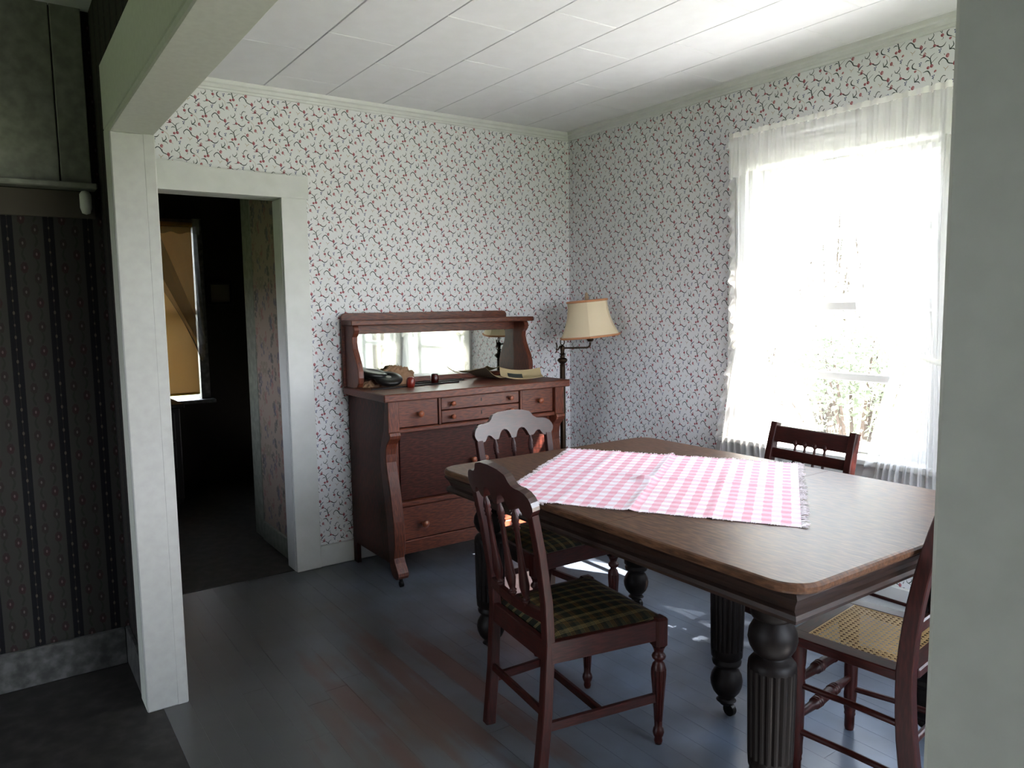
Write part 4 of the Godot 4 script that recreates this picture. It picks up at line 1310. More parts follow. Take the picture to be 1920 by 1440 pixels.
func build_sideboard() -> void:
	var t := thing("sideboard", "tall reddish oak sideboard with mirrored back against the papered wall", "sideboard", Vector3(-1.06, 0, 0.02))
	var L := -0.545
	var R := 0.585
	var F := 0.49     # front plane (local z)
	var lat = mats.oak0
	var ver = mats.oak1
	# sides with an S-curved front edge
	for s in [L + 0.012, R - 0.012]:
		var pr := PackedVector2Array()
		for q in [[0.0, 0.0], [0.05, 0.0], [0.05, 0.115], [0.50, 0.115], [0.505, 0.20], [0.49, 0.35], [0.455, 0.50], [0.44, 0.65], [0.455, 0.70], [0.46, 0.78], [0.47, 0.80], [0.47, 0.955], [0.0, 0.955]]:
			pr.append(Vector2(q[0], q[1]))
		obj("side_panel", MB.new().extr(pr, 0.022, Transform3D(Basis(Vector3(0, 0, 1), Vector3(0, 1, 0), Vector3(-1, 0, 0)), Vector3(s, 0, 0))), mats.shadeoak1, t)
	# front posts: scroll, sweep and bulb foot, cut from the solid
	var half := [[0.480, 0.955], [0.515, 0.955], [0.515, 0.800], [0.523, 0.796], [0.528, 0.782], [0.522, 0.766], [0.507, 0.752], [0.488, 0.735], [0.477, 0.710], [0.472, 0.680], [0.473, 0.640], [0.482, 0.590], [0.496, 0.540], [0.512, 0.480], [0.526, 0.410], [0.538, 0.340], [0.545, 0.270], [0.545, 0.215], [0.536, 0.175], [0.530, 0.150], [0.540, 0.125], [0.560, 0.100], [0.573, 0.080], [0.576, 0.065], [0.566, 0.050], [0.545, 0.042], [0.520, 0.046], [0.500, 0.060], [0.487, 0.085], [0.480, 0.115], [0.470, 0.20], [0.455, 0.35], [0.425, 0.50], [0.405, 0.62], [0.405, 0.70], [0.43, 0.76], [0.45, 0.80]]
	var pp := PackedVector2Array()
	for q in half: pp.append(Vector2(q[0] - 0.01, q[1]))
	for s in [L + 0.031, R - 0.031]:
		var post := obj("post", MB.new().extr(pp, 0.062, Transform3D(Basis(Vector3(0, 0, 1), Vector3(0, 1, 0), Vector3(-1, 0, 0)), Vector3(s, 0, 0)), 0.003), ver, t)
		obj("caster", MB.new().tube([Vector3(s - 0.008, 0.016, 0.535), Vector3(s + 0.008, 0.016, 0.535)], 0.016, 12).bar([Vector3(s, 0.018, 0.535), Vector3(s, 0.05, 0.530)], 0.014, 0.014, Vector3.RIGHT), mats.iron, post)
	# carcass
	obj("back_board", MB.new().box(Vector3((L + R) / 2, 0.53, 0.008), Vector3(R - L - 0.03, 0.84, 0.012)), ver, t)
	obj("bottom_board", MB.new().box(Vector3((L + R) / 2, 0.14, 0.22), Vector3(R - L - 0.05, 0.018, 0.41)), lat, t)
	obj("top", MB.new().box(Vector3((L + R) / 2, 0.976, 0.265), Vector3(R - L + 0.06, 0.04, 0.53), 0.005), lat, t)
	var z := F - 0.01
	# rails, proud of the fronts
	obj("rail", MB.new().box(Vector3((L + R) / 2, 0.8, z - 0.02), Vector3(R - L - 0.12, 0.022, 0.075), 0.004), lat, t)
	obj("rail", MB.new().box(Vector3((L + R) / 2, 0.407, z - 0.055), Vector3(R - L - 0.115, 0.026, 0.10), 0.004), lat, t)
	obj("rail", MB.new().box(Vector3((L + R) / 2, 0.175, z - 0.05), Vector3(R - L - 0.115, 0.07, 0.075), 0.004), lat, t)
	for x in [L + 0.307, R - 0.307 + 0.01]:
		obj("divider", MB.new().box(Vector3(x, 0.883, z - 0.02), Vector3(0.014, 0.144, 0.06), 0.002), ver, t)
	for x in [L + 0.072, R - 0.072]:
		obj("stile", MB.new().box(Vector3(x, 0.605, z - 0.06), Vector3(0.022, 0.37, 0.05), 0.003), ver, t)
	# top drawers
	var xa := L + 0.066
	var xb := L + 0.297
	var d := obj("drawer", MB.new().box(Vector3((xa + xb) / 2, 0.8835, z - 0.008), Vector3(xb - xa, 0.139, 0.024), 0.003), lat, t)
	knob(Vector3((xa + xb) / 2 + 0.005, 0.88, z + 0.004), d)
	xa = R - 0.287
	xb = R - 0.066
	d = obj("drawer", MB.new().box(Vector3((xa + xb) / 2, 0.8835, z - 0.008), Vector3(xb - xa, 0.139, 0.024), 0.003), lat, t)
	knob(Vector3((xa + xb) / 2 + 0.01, 0.885, z + 0.004), d)
	xa = L + 0.318
	xb = R - 0.309
	for y in [0.9185, 0.8485]:
		d = obj("drawer", MB.new().box(Vector3((xa + xb) / 2, y, z - 0.008), Vector3(xb - xa, 0.066, 0.024), 0.003), lat, t)
		for k in [-0.185, 0.19]:
			knob(Vector3((xa + xb) / 2 + k, y - 0.002, z + 0.004), d, 0.0135)
		keyhole(Vector3((xa + xb) / 2, y + 0.004, z + 0.0045), d)
	# doors and long drawer
	for s in [-1.0, 1.0]:
		var dw := (R - L) / 2 - 0.086
		var c: float = (L + R) / 2 + s * (dw / 2 + 0.001)
		d = obj("cabinet_door", MB.new().box(Vector3(c, 0.604, z - 0.045), Vector3(dw - 0.002, 0.362, 0.022), 0.003), mats.shadeoak0, t)
		knob(Vector3((L + R) / 2 + s * 0.038, 0.59, z - 0.034), d)
	d = obj("drawer", MB.new().box(Vector3((L + R) / 2, 0.302, z - 0.03), Vector3(R - L - 0.125, 0.178, 0.024), 0.003), lat, t)
	for k in [-0.36, 0.36]:
		knob(Vector3((L + R) / 2 + k, 0.29, z - 0.018), d, 0.02)
	# back gallery: board, shelf, brackets, mirror
	var bx0 := L - 0.03
	obj("gallery_board", MB.new().extr(PackedVector2Array([Vector2(bx0, 0.997), Vector2(R + 0.03, 0.997), Vector2(R + 0.03, 1.36), Vector2(R - 0.065, 1.36), Vector2(R - 0.065, 1.385), Vector2(R - 0.075, 1.398), Vector2(R - 0.09, 1.402), Vector2(bx0 + 0.025, 1.402), Vector2(bx0 + 0.008, 1.396), Vector2(bx0, 1.385)]), 0.016, Transform3D(Basis(), Vector3(0, 0, 0.008)), 0.002), lat, t)
	obj("shelf", MB.new().box(Vector3((L + R) / 2 + 0.01, 1.349, 0.083), Vector3(R - L + 0.08, 0.028, 0.136), 0.004), lat, t)
	obj("frame_rail", MB.new().box(Vector3((L + R) / 2, 1.310, 0.024), Vector3(R - L + 0.03, 0.05, 0.018), 0.003), lat, t)
	obj("frame_rail", MB.new().box(Vector3((L + R) / 2, 1.012, 0.024), Vector3(R - L + 0.03, 0.03, 0.018), 0.003), lat, t)
	obj("mirror", MB.new().box(Vector3((L + R) / 2, 1.156, 0.021), Vector3(R - L - 0.03, 0.258, 0.006)), mats.mirror, t, "mirror glass")
	var br := PackedVector2Array()
	for q in [[0.0, 0.997], [0.12, 0.997], [0.150, 1.005], [0.168, 1.025], [0.175, 1.055], [0.172, 1.09], [0.158, 1.13], [0.134, 1.17], [0.112, 1.21], [0.102, 1.245], [0.104, 1.272], [0.116, 1.28], [0.128, 1.292], [0.134, 1.31], [0.130, 1.325], [0.12, 1.335], [0.0, 1.335]]:
		br.append(Vector2(q[0] + 0.016, q[1]))
	for s in [L + 0.0, R - 0.005]:
		obj("bracket", MB.new().extr(br, 0.032, Transform3D(Basis(Vector3(0, 0, 1), Vector3(0, 1, 0), Vector3(-1, 0, 0)), Vector3(s, 0, 0)), 0.003), ver, t)

func build_lamp() -> void:
	var at := Vector3(-0.375, 0, 0.39)
	var t := thing("floor_lamp", "dark metal bridge floor lamp with cream panelled shade in the corner", "lamp", at)
	obj("base", MB.new().lathe([Vector2(0.0, 0.0), Vector2(0.125, 0.0), Vector2(0.13, 0.01), Vector2(0.12, 0.022), Vector2(0.07, 0.035), Vector2(0.03, 0.05), Vector2(0.018, 0.075), Vector2(0.0, 0.08)], 28), mats.brass, t)
	obj("pole", MB.new().lathe([Vector2(0.0, 0.07), Vector2(0.0185, 0.07), Vector2(0.0175, 0.50), Vector2(0.0165, 1.06), Vector2(0.013, 1.065), Vector2(0.0, 1.065)], 18), mats.brass, t)
	obj("knop", MB.new().lathe([Vector2(0.0, 1.014), Vector2(0.014, 1.015), Vector2(0.018, 1.022), Vector2(0.013, 1.03), Vector2(0.020, 1.036), Vector2(0.029, 1.046), Vector2(0.031, 1.054), Vector2(0.026, 1.062), Vector2(0.014, 1.068), Vector2(0.015, 1.074), Vector2(0.011, 1.082), Vector2(0.018, 1.09), Vector2(0.011, 1.098), Vector2(0.013, 1.115), Vector2(0.016, 1.13), Vector2(0.010, 1.142), Vector2(0.0, 1.144)], 20, Transform3D(Basis(), Vector3(0, 0.045, 0))), mats.brass, t)
	var dir := Vector3(0.86, 0, 0.51).normalized()
	var arm := []
	for i in 9: arm.append(Vector3(0, 1.171, 0) + dir * 0.148 * i / 8.0)
	for i in 7:
		var a := (i + 1) / 7.0 * PI / 2
		arm.append(Vector3(0, 1.171, 0) + dir * (0.148 + 0.022 * sin(a)) + Vector3.UP * 0.022 * (1 - cos(a)))
	arm.append(Vector3(0, 1.203, 0) + dir * 0.170)
	obj("arm", MB.new().tube(arm, 0.006, 10), mats.brass, t)
	# little scrolls at the joint
	var sc := MB.new()
	for s in [-1.0, 1.0]:
		var pts := []
		for i in 13:
			var a := PI * 1.3 * i / 12.0
			pts.append(Vector3(0, 1.185, 0) + dir * s * 0.012 * sin(a) + Vector3.UP * (0.022 - 0.018 * cos(a)))
		sc.tube(pts, 0.0035, 7)
	var back := []
	for i in 11:
		var f := i / 10.0
		back.append(Vector3(0, 1.171, 0) - dir * 0.04 * f + Vector3.UP * (0.012 * sin(f * 6.0)))
	sc.tube(back, 0.006, 8, 0.004)
	sc.tube([Vector3(0, 1.205, 0) - dir * 0.038, Vector3(0, 1.18, 0) - dir * 0.032, Vector3(0, 1.155, 0) - dir * 0.036, Vector3(0, 1.14, 0) - dir * 0.044], 0.005, 8, 0.003)
	obj("scroll", sc, mats.brass, t)
	var sp := Vector3(0, 1.205, 0) + dir * 0.170
	obj("socket", MB.new().lathe([Vector2(0.0, 0.0), Vector2(0.014, 0.002), Vector2(0.022, 0.012), Vector2(0.02, 0.026), Vector2(0.015, 0.06), Vector2(0.0, 0.062)], 16, Transform3D(Basis(), sp)), mats.brass, t)
	obj("bulb", MB.new().lathe([Vector2(0.0, 0.06), Vector2(0.012, 0.065), Vector2(0.016, 0.085), Vector2(0.028, 0.12), Vector2(0.025, 0.145), Vector2(0.0, 0.16)], 14, Transform3D(Basis(), sp)), mats.label, t)
	# six bowed panels, tipped a little on the arm
	var tip := Transform3D(Basis(dir.cross(Vector3.UP).normalized(), 0.085) * Basis(Vector3.UP, 0.0), sp + Vector3(0, 0.036, 0))
	var face := atan2(-3.22 + 0.2, 3.95 - 0.5)
	var R := func(f: float) -> float: return 0.123 + 0.066 * pow(1.0 - f, 2.1)
	for k in 6:
		var g := []
		for i in 15:
			var f := i / 14.0
			var row := []
			for j in 9:
				var u := j / 8.0
				var a0 := face + TAU * k / 6.0
				var a1 := face + TAU * (k + 1) / 6.0
				var r: float = R.call(f)
				var p := Vector3(sin(a0), 0, cos(a0)).lerp(Vector3(sin(a1), 0, cos(a1)), u) * r
				p += p.normalized() * 0.012 * sin(u * PI)
				row.append(tip * (p + Vector3.UP * (0.212 * f)))
			g.append(row)
		g.reverse()
		obj("shade_panel", MB.new().sheet(g, [], 0.0015), mats.shade, t)
	for e in [0.0, 1.0]:
		var ring := []
		for i in 49:
			var k := i / 8
			var u := (i % 8) / 8.0
			var a0 := face + TAU * k / 6.0
			var a1 := face + TAU * (k + 1) / 6.0
			var p: Vector3 = Vector3(sin(a0), 0, cos(a0)).lerp(Vector3(sin(a1), 0, cos(a1)), u) * R.call(e)
			p += p.normalized() * (0.012 * sin(u * PI) + 0.002)
			ring.append(tip * (p + Vector3.UP * 0.212 * e))
		obj("braid", MB.new().tube(ring, 0.0065, 8), mats.braid, t, "peach braid trim")
	var spider := MB.new()
	for k in 3:
		var a := face + TAU * k / 3.0
		spider.tube([tip * Vector3(0, 0.2, 0), tip * Vector3(sin(a) * 0.12, 0.208, cos(a) * 0.12)], 0.002, 6)
	spider.tube([sp + Vector3(0, 0.05, 0), tip * Vector3(0.0, 0.2, 0)], 0.004, 6)
	obj("spider", spider, mats.brass, t)
	obj("finial", MB.new().lathe([Vector2(0.0, 0.0), Vector2(0.012, 0.002), Vector2(0.006, 0.012), Vector2(0.013, 0.024), Vector2(0.015, 0.036), Vector2(0.008, 0.046), Vector2(0.011, 0.052), Vector2(0.005, 0.062), Vector2(0.0, 0.066)], 16, tip * Transform3D(Basis(), Vector3(0, 0.2, 0))), mats.finial, t)

func crumpled(w: float, h: float, rough: float, sd: int, curve: Callable) -> MB:
	var f := FastNoiseLite.new()
	f.noise_type = FastNoiseLite.TYPE_CELLULAR
	f.cellular_return_type = FastNoiseLite.RETURN_DISTANCE2_SUB
	f.frequency = 14.0
	f.seed = sd
	var g := []
	for i in 31:
		var row := []
		for j in 31:
			var u := j / 30.0
			var v := i / 30.0
			var p: Vector3 = curve.call(u, v)
			var k := f.get_noise_2d(u * w * 2.2, v * h * 2.2) * rough
			row.append(p + Vector3(k * 0.5, k, k * 0.7))
		g.append(row)
	return MB.new().sheet(g, [], 0.0008)

func build_clutter() -> void:
	var y := 0.996
	# two squat shakers
	var barrel := [Vector2(0.0, 0.0), Vector2(0.0175, 0.0), Vector2(0.0195, 0.003), Vector2(0.0225, 0.014), Vector2(0.024, 0.027), Vector2(0.0225, 0.041), Vector2(0.0195, 0.051), Vector2(0.017, 0.054), Vector2(0.0, 0.0555)]
	for s in [[Vector3(-1.358, y, 0.30), mats.redwood, "red brown barrel-shaped wooden shaker, the left one on the sideboard", 0.024], [Vector3(-1.155, y, 0.20), mats.darkred, "dark red barrel-shaped wooden shaker, the right one on the sideboard", 0.025]]:
		var k := thing("shaker", s[2], "shaker", s[0], 0, "wooden shakers on the sideboard")
		obj("body", MB.new().lathe(barrel, 24), s[1], k)
		obj("cap", MB.new().lathe([Vector2(0.0, 0.0545), Vector2(0.012, 0.0545), Vector2(0.012, 0.0565), Vector2(0.0, 0.0575)], 16), s[1], k)
	# round black tins
	var tin := [Vector2(0.0, 0.0), Vector2(0.07, 0.0), Vector2(0.082, 0.006), Vector2(0.088, 0.018), Vector2(0.0885, 0.028), Vector2(0.084, 0.034), Vector2(0.05, 0.036), Vector2(0.047, 0.0345), Vector2(0.0, 0.034)]
	for s in [[Vector3(-1.438, y + 0.027, 0.185), 0.34, 0.05, "round black tin with a pale spot in its lid, tipped toward the room"], [Vector3(-1.498, y + 0.055, 0.12), 0.20, -0.12, "round dark grey tin behind the black tin, against the mirror"]]:
		var k := thing("tin", s[3], "tin", s[0], 0, "round tins on the sideboard")
		var b := (Basis(Vector3.RIGHT, s[1]) * Basis(Vector3.BACK, s[2])).scaled(Vector3.ONE * 0.88)
		obj("body", MB.new().lathe(tin, 36, Transform3D(b, Vector3.ZERO)), mats.tin, k)
		if s[1] > 0.3:
			obj("label", MB.new().lathe([Vector2(0.0, 0.0348), Vector2(0.017, 0.0346), Vector2(0.018, 0.033)], 20, Transform3D(b, Vector3.ZERO)), mats.label, k, "pale round label")
	# crumpled brown paper
	var p1 := thing("wrapping_paper", "crumpled brown wrapping paper standing up behind the black tin", "paper")
	obj("sheet", crumpled(0.2, 0.16, 0.03, 3, func(u: float, v: float) -> Vector3:
		return Vector3(-1.435 + 0.20 * u + 0.02 * v, y + 0.012 + 0.115 * sin(minf(v * 2.4, 2.2)) * (0.55 + 0.45 * sin(u * 2.9 + 0.15)), 0.115 - 0.065 * v + 0.03 * u)), mats.kraft, p1)
	var p2 := thing("wrapping_paper", "crumpled brown wrapping paper lying flat beside the left bracket", "paper")
	obj("sheet", crumpled(0.14, 0.14, 0.035, 8, func(u: float, v: float) -> Vector3:
		return Vector3(-1.565 + 0.12 * u, y + 0.010 + 0.05 * sin(v * 3.0) * sin(u * 2.6 + 0.3), 0.09 + 0.10 * v)), mats.kraft, p2)
	# dark flat sticks
	for s in [[Vector3(-1.585, y + 0.004, 0.295), Vector3(-1.02, y + 0.004, 0.235), "dark flat wooden slat in front of the black tin, nearest the front edge"], [Vector3(-1.27, y + 0.004, 0.12), Vector3(-0.93, y + 0.004, 0.115), "dark flat wooden slat lying closest to the mirror"], [Vector3(-1.27, y + 0.004, 0.17), Vector3(-0.935, y + 0.004, 0.15), "dark flat wooden slat lying between the other two"]]:
		var k := thing("slat", s[2], "stick", Vector3.ZERO, 0, "dark slats on the sideboard")
		obj("slat", MB.new().bar([s[0], (s[0] + s[1]) / 2, s[1]], 0.016, 0.007, Vector3.BACK), mats.ebony0, k)
	# curled photograph mounts
	var c1 := thing("photograph", "cream mounted photograph curling up at the right of the sideboard top", "photograph", Vector3(-0.60, y, 0.27), -0.55)
	var curl := func(u: float, v: float) -> Vector3:
		return Vector3((u - 0.5) * 0.25, 0.003 + 0.19 * pow(absf(u - 0.5), 2.0) * (0.45 if u < 0.5 else 0.3) + 0.10 * pow(maxf(0.0, 0.6 - v), 2.0), (v - 0.5) * 0.21)
	var grid := func(f: Callable, n: int) -> Array:
		var g := []
		for i in n + 1:
			var row := []
			for j in n + 1: row.append(f.call(1.0 - float(j) / n, float(i) / n))
			g.append(row)
		return g
	obj("mount", MB.new().sheet(grid.call(curl, 18), [], 0.0016), mats.cream, c1)
	obj("print", MB.new().sheet(grid.call(func(u: float, v: float) -> Vector3: return curl.call(0.18 + 0.36 * u, 0.22 + 0.5 * v) + Vector3(0, 0.0008, 0), 10), [], 0.0004), mats.ink, c1, "dark grey picture")
	var c2 := thing("photograph", "brown backed mounted photograph with raised dark edge beside the mirror", "photograph", Vector3(-0.79, y, 0.20), 0.25)
	var curl2 := func(u: float, v: float) -> Vector3:
		return Vector3((u - 0.5) * 0.20, 0.004 + 0.12 * pow(maxf(0.0, 0.8 - u), 2.0) * (0.6 + 0.4 * v) + 0.02 * pow(maxf(0.0, u - 0.6), 1.0), (v - 0.5) * 0.15)
	obj("mount", MB.new().sheet(grid.call(func(u: float, v: float) -> Vector3: return curl2.call(u, v) + Vector3(0, 0.0012, 0), 18), [], 0.001), mats.cream, c2)
	obj("backing", MB.new().sheet(grid.call(curl2, 18), [], 0.001), mats.mount, c2, "brown board backing")

func build_back_room() -> void:
	var w := Node3D.new()
	w.name = "window_4"
	add_child(w)
	tag(w, "tall narrow window at the far end of the dark back room", "window")
	w.set_meta("kind", "structure")
	var zc := -2.62
	for s in [-2.57, -1.78]:
		obj("jamb", MB.new().box(Vector3(s, 1.42, zc), Vector3(0.07, 1.50, 0.10), 0.003), mats.darkpaint, w)
	obj("head_casing", MB.new().box(Vector3(-2.175, 2.13, zc), Vector3(0.86, 0.06, 0.10), 0.003), mats.darkpaint, w)
	obj("sill", MB.new().box(Vector3(-2.175, 0.69, zc + 0.03), Vector3(0.92, 0.03, 0.15), 0.004), mats.darkpaint, w)
	obj("meeting_rail", MB.new().box(Vector3(-2.175, 1.42, zc - 0.02), Vector3(0.72, 0.04, 0.03), 0.003), mats.darkpaint, w)
	for q in [[0.705, 1.40], [1.44, 2.10]]:
		obj("pane", MB.new().box(Vector3(-2.175, (q[0] + q[1]) / 2, zc - 0.02), Vector3(0.72, q[1] - q[0], 0.003)), mats.glass, w)
	var b := thing("roller_blind", "yellowed roller blind drawn down the back room window", "blind")
	obj("blind", MB.new().box(Vector3(-2.199, 1.43, zc + 0.045), Vector3(0.744, 1.36, 0.002)), mats.blind, b)
	obj("roller", MB.new().tube([Vector3(-2.59, 2.12, zc + 0.055), Vector3(-1.82, 2.12, zc + 0.055)], 0.016, 12), mats.blind, b)
	obj("hem_bar", MB.new().box(Vector3(-2.205, 0.755, zc + 0.045), Vector3(0.74, 0.02, 0.008), 0.002), mats.blind, b)
	var v := thing("curtain", "thin amber curtain swept across the yellowed roller blind", "curtain")
	var g := []
	for i in 41:
		var f := i / 40.0
		var row := []
		for j in 41:
			var u := j / 40.0
			var right := lerpf(-1.80, -1.775, f)
			var left := lerpf(-2.60, -1.83, pow(f, 0.62))
			row.append(Vector3(lerpf(left, right, u), 2.10 - 0.98 * f - 0.10 * sin(u * PI) * f + 0.03 * (1 - u) * sin(f * PI), zc + 0.09 + 0.02 * sin(u * 46.0)))
		g.append(row)
	obj("cloth", MB.new().sheet(g), mats.voile, v)
	var band := []
	for i in 31:
		var f := i / 30.0
		var row := []
		for j in 25:
			var u := j / 24.0
			var wd := lerpf(0.15, 0.06, f) * (u - 0.5)
			row.append(Vector3(lerpf(-2.16, -1.79, f) + wd * 0.9, lerpf(2.06, 1.16, f) + wd * 0.4, zc + 0.105 + 0.014 * sin(u * 24.0)))
		band.append(row)
	obj("gather", MB.new().sheet(band), mats.voile, v)
	var hd := []
	for i in 9:
		var row := []
		for j in 81:
			var u := j / 80.0
			row.append(Vector3(lerpf(-2.61, -1.78, u), 2.155 - 0.11 * i / 8.0 - 0.008 * sin(u * 40.0) * i / 8.0, zc + 0.12 + 0.008 * sin(u * 70.0)))
		hd.append(row)
	obj("valance", MB.new().sheet(hd), mats.voile, v)
	# dresser under the window and a small picture
	var d := thing("dresser", "low dark wooden dresser in shadow under the back room window", "dresser", Vector3(-2.42, 0, -2.15))
	obj("body", MB.new().box(Vector3(0, 0.38, 0), Vector3(0.62, 0.68, 0.42), 0.006), mats.ebony1, d)
	obj("top", MB.new().box(Vector3(0, 0.735, 0), Vector3(0.68, 0.03, 0.47), 0.006), mats.ebony0, d)
	for k in 3:
		var dr := obj("drawer", MB.new().box(Vector3(0, 0.16 + k * 0.215, 0.214), Vector3(0.54, 0.195, 0.02), 0.004), mats.ebony0, d)
		for s in [-0.17, 0.17]:
			knob(Vector3(s, 0.16 + k * 0.215, 0.223), dr, 0.014)
	for s in [[-1, -1], [1, -1], [-1, 1], [1, 1]]:
		obj("foot", MB.new().box(Vector3(s[0] * 0.27, 0.02, s[1] * 0.17), Vector3(0.06, 0.045, 0.06), 0.006), mats.ebony1, d)
	var bun := thing("bundle", "dark lumpy bundle on the dresser in front of the blind", "bundle", Vector3(-2.24, 0.748, -2.12))
	var bg := []
	for i in 17:
		var row := []
		for j in 33:
			var th := PI * 0.5 * i / 16.0
			var ph := TAU * j / 32.0
			var r := 0.085 * (1.0 + 0.18 * sin(ph * 3.0 + i * 0.4) + 0.1 * sin(ph * 5.0 - i * 0.7))
			row.append(Vector3(cos(ph) * cos(th) * r, sin(th) * r * 0.8, -sin(ph) * cos(th) * r * 0.8))
		bg.append(row)
	obj("cloth", MB.new().sheet(bg), mats.black, bun)
	var pic := thing("picture_frame", "small dark framed picture in shadow on the back room wall", "picture", Vector3(-1.62, 1.57, -2.59))
	obj("frame", MB.new().box(Vector3(0, 0.085, 0), Vector3(0.20, 0.025, 0.02), 0.004).box(Vector3(0, -0.085, 0), Vector3(0.20, 0.025, 0.02), 0.004).box(Vector3(-0.0875, 0, 0), Vector3(0.025, 0.145, 0.02), 0.004).box(Vector3(0.0875, 0, 0), Vector3(0.025, 0.145, 0.02), 0.004), mats.ebony0, pic)
	obj("picture", MB.new().box(Vector3(0, 0, -0.004), Vector3(0.15, 0.145, 0.004)), mats.mount, pic)

func build_outside() -> void:
	struct("floor", MB.new().box(Vector3(10, -0.55, 2), Vector3(60, 0.1, 60)), mats.grass, "sunlit lawn outside the window", "lawn")
	struct("floor", MB.new().box(Vector3(1.6, -0.485, 2), Vector3(2.4, 0.04, 12)), mats.bounce_walk, "added unseen pale walk outside the window", "bounce_walk")  # strip added to bounce sunlight up through the windows
	# unseen eave, added to keep high sun off the windows
	struct("trim_5", MB.new().box(Vector3(0.32, 2.62, 2.0), Vector3(0.44, 0.1, 8.0), 0.01), mats.siding, "unseen boxed eave added above the windows to block high sun", "eave")
	var leaf := MB.new()
	leaf.flat(Vector3(0, 0, 0), Vector3(0.022, 0.008, 0.035), Vector3(0, 0.004, 0.085), Vector3.UP)
	leaf.flat(Vector3(0, 0, 0), Vector3(-0.022, 0.008, 0.035), Vector3(0, 0.004, 0.085), Vector3.UP)
	var lm := leaf.mesh()
	rng.seed = 99
	var greens := [Color(0.07, 0.11, 0.04), Color(0.11, 0.13, 0.045), Color(0.05, 0.085, 0.04), Color(0.16, 0.075, 0.06)]
	var list := [[Vector3(2.9, -0.5, 0.35), 1.15, 1.9, 0, "broad green shrub filling the lower panes of the window", "shrub"], [Vector3(3.4, -0.5, 1.5), 0.9, 1.5, 3, "reddish leaved shrub right of the broad green one", "shrub"], [Vector3(3.6, -0.5, -1.1), 1.2, 2.3, 1, "yellow green shrub left of the broad green one", "shrub"], [Vector3(6.2, -0.5, -2.0), 2.0, 5.2, 2, "taller dark green tree behind the yellow green shrub", "tree"], [Vector3(6.6, -0.5, 1.3), 1.9, 4.8, 2, "taller dark green tree behind the reddish shrub", "tree"], [Vector3(1.8, -0.5, 7.0), 1.5, 4.6, 1, "pale green tree added to screen the second window from the sun", "tree"]]  # last tree is added to break up the sun on the second window
	for e in list:
		var k := thing("shrub" if e[5] == "shrub" else "tree", e[4], e[5], e[0])
		var st := MB.new()
		var tips := []
		for b in 16:
			var a := rng.randf() * TAU
			var r: float = e[1] * rng.randf_range(0.2, 0.75)
			var tip := Vector3(cos(a) * r, e[2] * rng.randf_range(0.5, 0.95), sin(a) * r)
			tips.append(tip)
			st.tube([Vector3(cos(a) * 0.04, 0, sin(a) * 0.04), tip * Vector3(0.35, 0.45, 0.35), tip], 0.03, 6, 0.007)
		obj("stem", st, mats.bark, k)
		var mm := MultiMesh.new()
		mm.transform_format = MultiMesh.TRANSFORM_3D
		mm.mesh = lm
		var count := 11000 if e[5] == "shrub" else 24000
		mm.instance_count = count
		for i in count:
			var c: Vector3 = tips[i % 16]
			var d: Vector3 = Vector3(rng.randfn(), rng.randfn(), rng.randfn()) * float(e[1]) * 0.24
			var bs := Basis(Vector3(rng.randfn(), rng.randfn(), rng.randfn()).normalized(), rng.randf() * TAU).scaled(Vector3.ONE * rng.randf_range(0.4, 0.95))
			var p: Vector3 = c + d
			p.y = maxf(p.y, 0.05)
			mm.set_instance_transform(i, Transform3D(bs, p))
		var lv := MultiMeshInstance3D.new()
		lv.name = "leaves"
		lv.multimesh = mm
		var m := plain(greens[e[3]].linear_to_srgb(), 0.5)
		m.backlight_enabled = true
		m.backlight = Color(0.6, 0.6, 0.6)
		m.cull_mode = BaseMaterial3D.CULL_DISABLED
		lv.material_override = m
		lv.set_meta("kind", "stuff")
		k.add_child(lv)


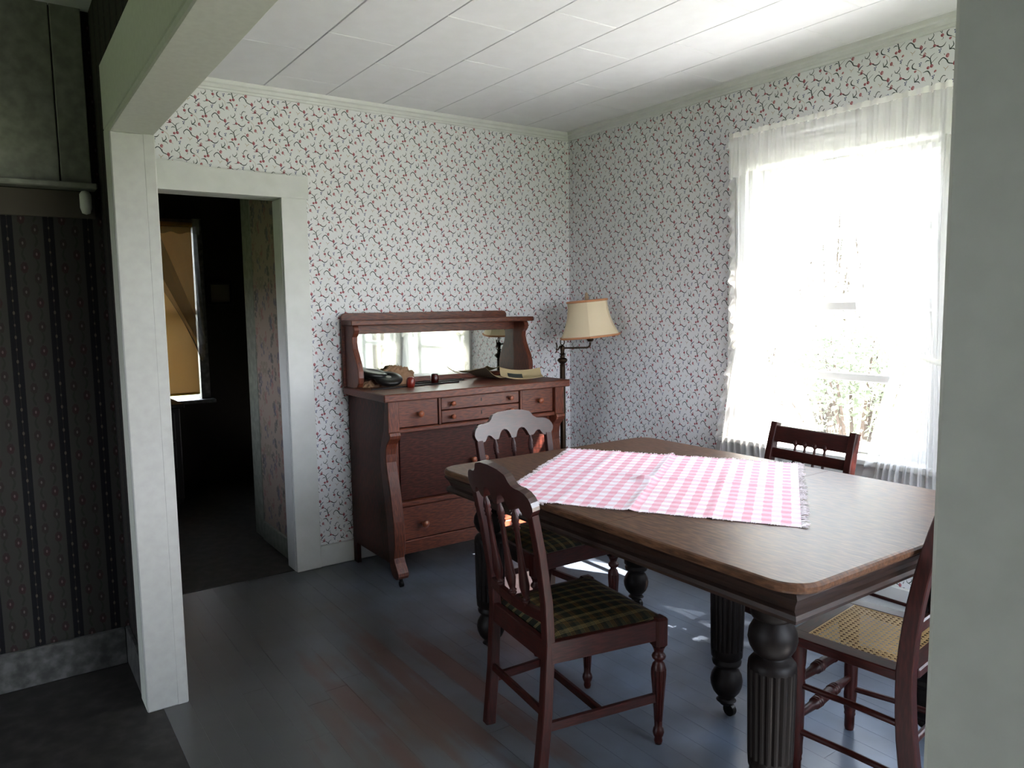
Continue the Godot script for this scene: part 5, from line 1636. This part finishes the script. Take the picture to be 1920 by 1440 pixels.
func _ready() -> void:
	# camera
	var cam := Camera3D.new()
	cam.name = "camera"
	add_child(cam)
	cam.transform = Transform3D(Basis(Vector3(0.820734, -0.014415, 0.571129), Vector3(0.069742, 0.994733, -0.075116), Vector3(-0.567038, 0.101482, 0.817416)).orthonormalized(), Vector3(-3.22356, 1.42063, 3.95471))
	cam.fov = 54.1546
	cam.near = 0.02
	cam.far = 200.0
	cam.current = true
	# sky and exposure
	var env := Environment.new()
	env.background_mode = Environment.BG_SKY
	var sky := Sky.new()
	var sm := ProceduralSkyMaterial.new()
	sm.sky_top_color = Color(0.88, 0.93, 1.0)
	sm.sky_horizon_color = Color(0.97, 0.98, 1.0)
	sm.ground_bottom_color = Color(0.45, 0.45, 0.40)
	sm.ground_horizon_color = Color(0.85, 0.86, 0.86)
	sm.sky_energy_multiplier = 2.0
	sm.ground_energy_multiplier = 1.5
	sm.sun_angle_max = 1.0
	sky.sky_material = sm
	env.sky = sky
	env.tonemap_mode = Environment.TONE_MAPPER_LINEAR
	env.tonemap_exposure = 4.8
	env.sdfgi_enabled = true
	env.ssao_enabled = true
	env.ssil_enabled = true
	var we := WorldEnvironment.new()
	we.name = "world"
	we.environment = env
	add_child(we)
	# sun, from behind the right end of the window wall
	var sun := DirectionalLight3D.new()
	sun.name = "sun"
	add_child(sun)
	sun.look_at_from_position(Vector3.ZERO, Vector3(-0.45, -0.75, -0.80))
	sun.light_energy = 10.5
	sun.light_color = Color(1.0, 0.965, 0.92)
	sun.light_angular_distance = 0.53
	sun.shadow_enabled = true
	sun.sky_mode = DirectionalLight3D.SKY_MODE_LIGHT_ONLY

	make_materials()
	build_shell()
	build_window("window_1", 1.44, 2.40, "tall double-hung window behind sheer curtains on the right wall")
	build_window("window_2", 2.70, 3.66, "second double-hung window on the right wall, seen only in the mirror")
	build_window("window_3", -0.79, 0.79, "wide double-hung window in the near wall, unseen and widened for fill light", -PI / 2, Vector3(-1.35, 0, DEEP))  # out of view, made wider to give the room more fill light
	build_curtains(1.392, 2.475, 0)
	build_curtains(2.645, 3.73, 1)

	build_sideboard()
	build_table()
	build_cloth()
	var chair := make_spindle_chair()
	chair.position = Vector3(-1.262, 0, 1.394)
	chair.rotation.y = deg_to_rad(-0.8)
	chair.set_meta("label", "spindle-back plaid seat chair at the far end of the table, its crest facing the room")
	chair.set_meta("group", "spindle-back chairs at the table")
	dup(chair, Vector3(-1.689, 0, 2.084), deg_to_rad(83), "spindle-back plaid seat chair at the long left side of the table, seen from behind")
	var cane := make_cane_chair()
	cane.position = Vector3(-1.112, 0, 2.814)
	cane.rotation.y = deg_to_rad(187)
	cane.set_meta("label", "cane-seated chair at the near end of the table, woven seat in view")
	cane.set_meta("group", "cane-seated chairs at the table")
	dup(cane, Vector3(-0.60, 0, 2.085), deg_to_rad(-93), "cane-seated chair on the window side of the table, sunlit post and ball-topped spindles")
	build_lamp()
	build_clutter()
	build_back_room()
	build_outside()
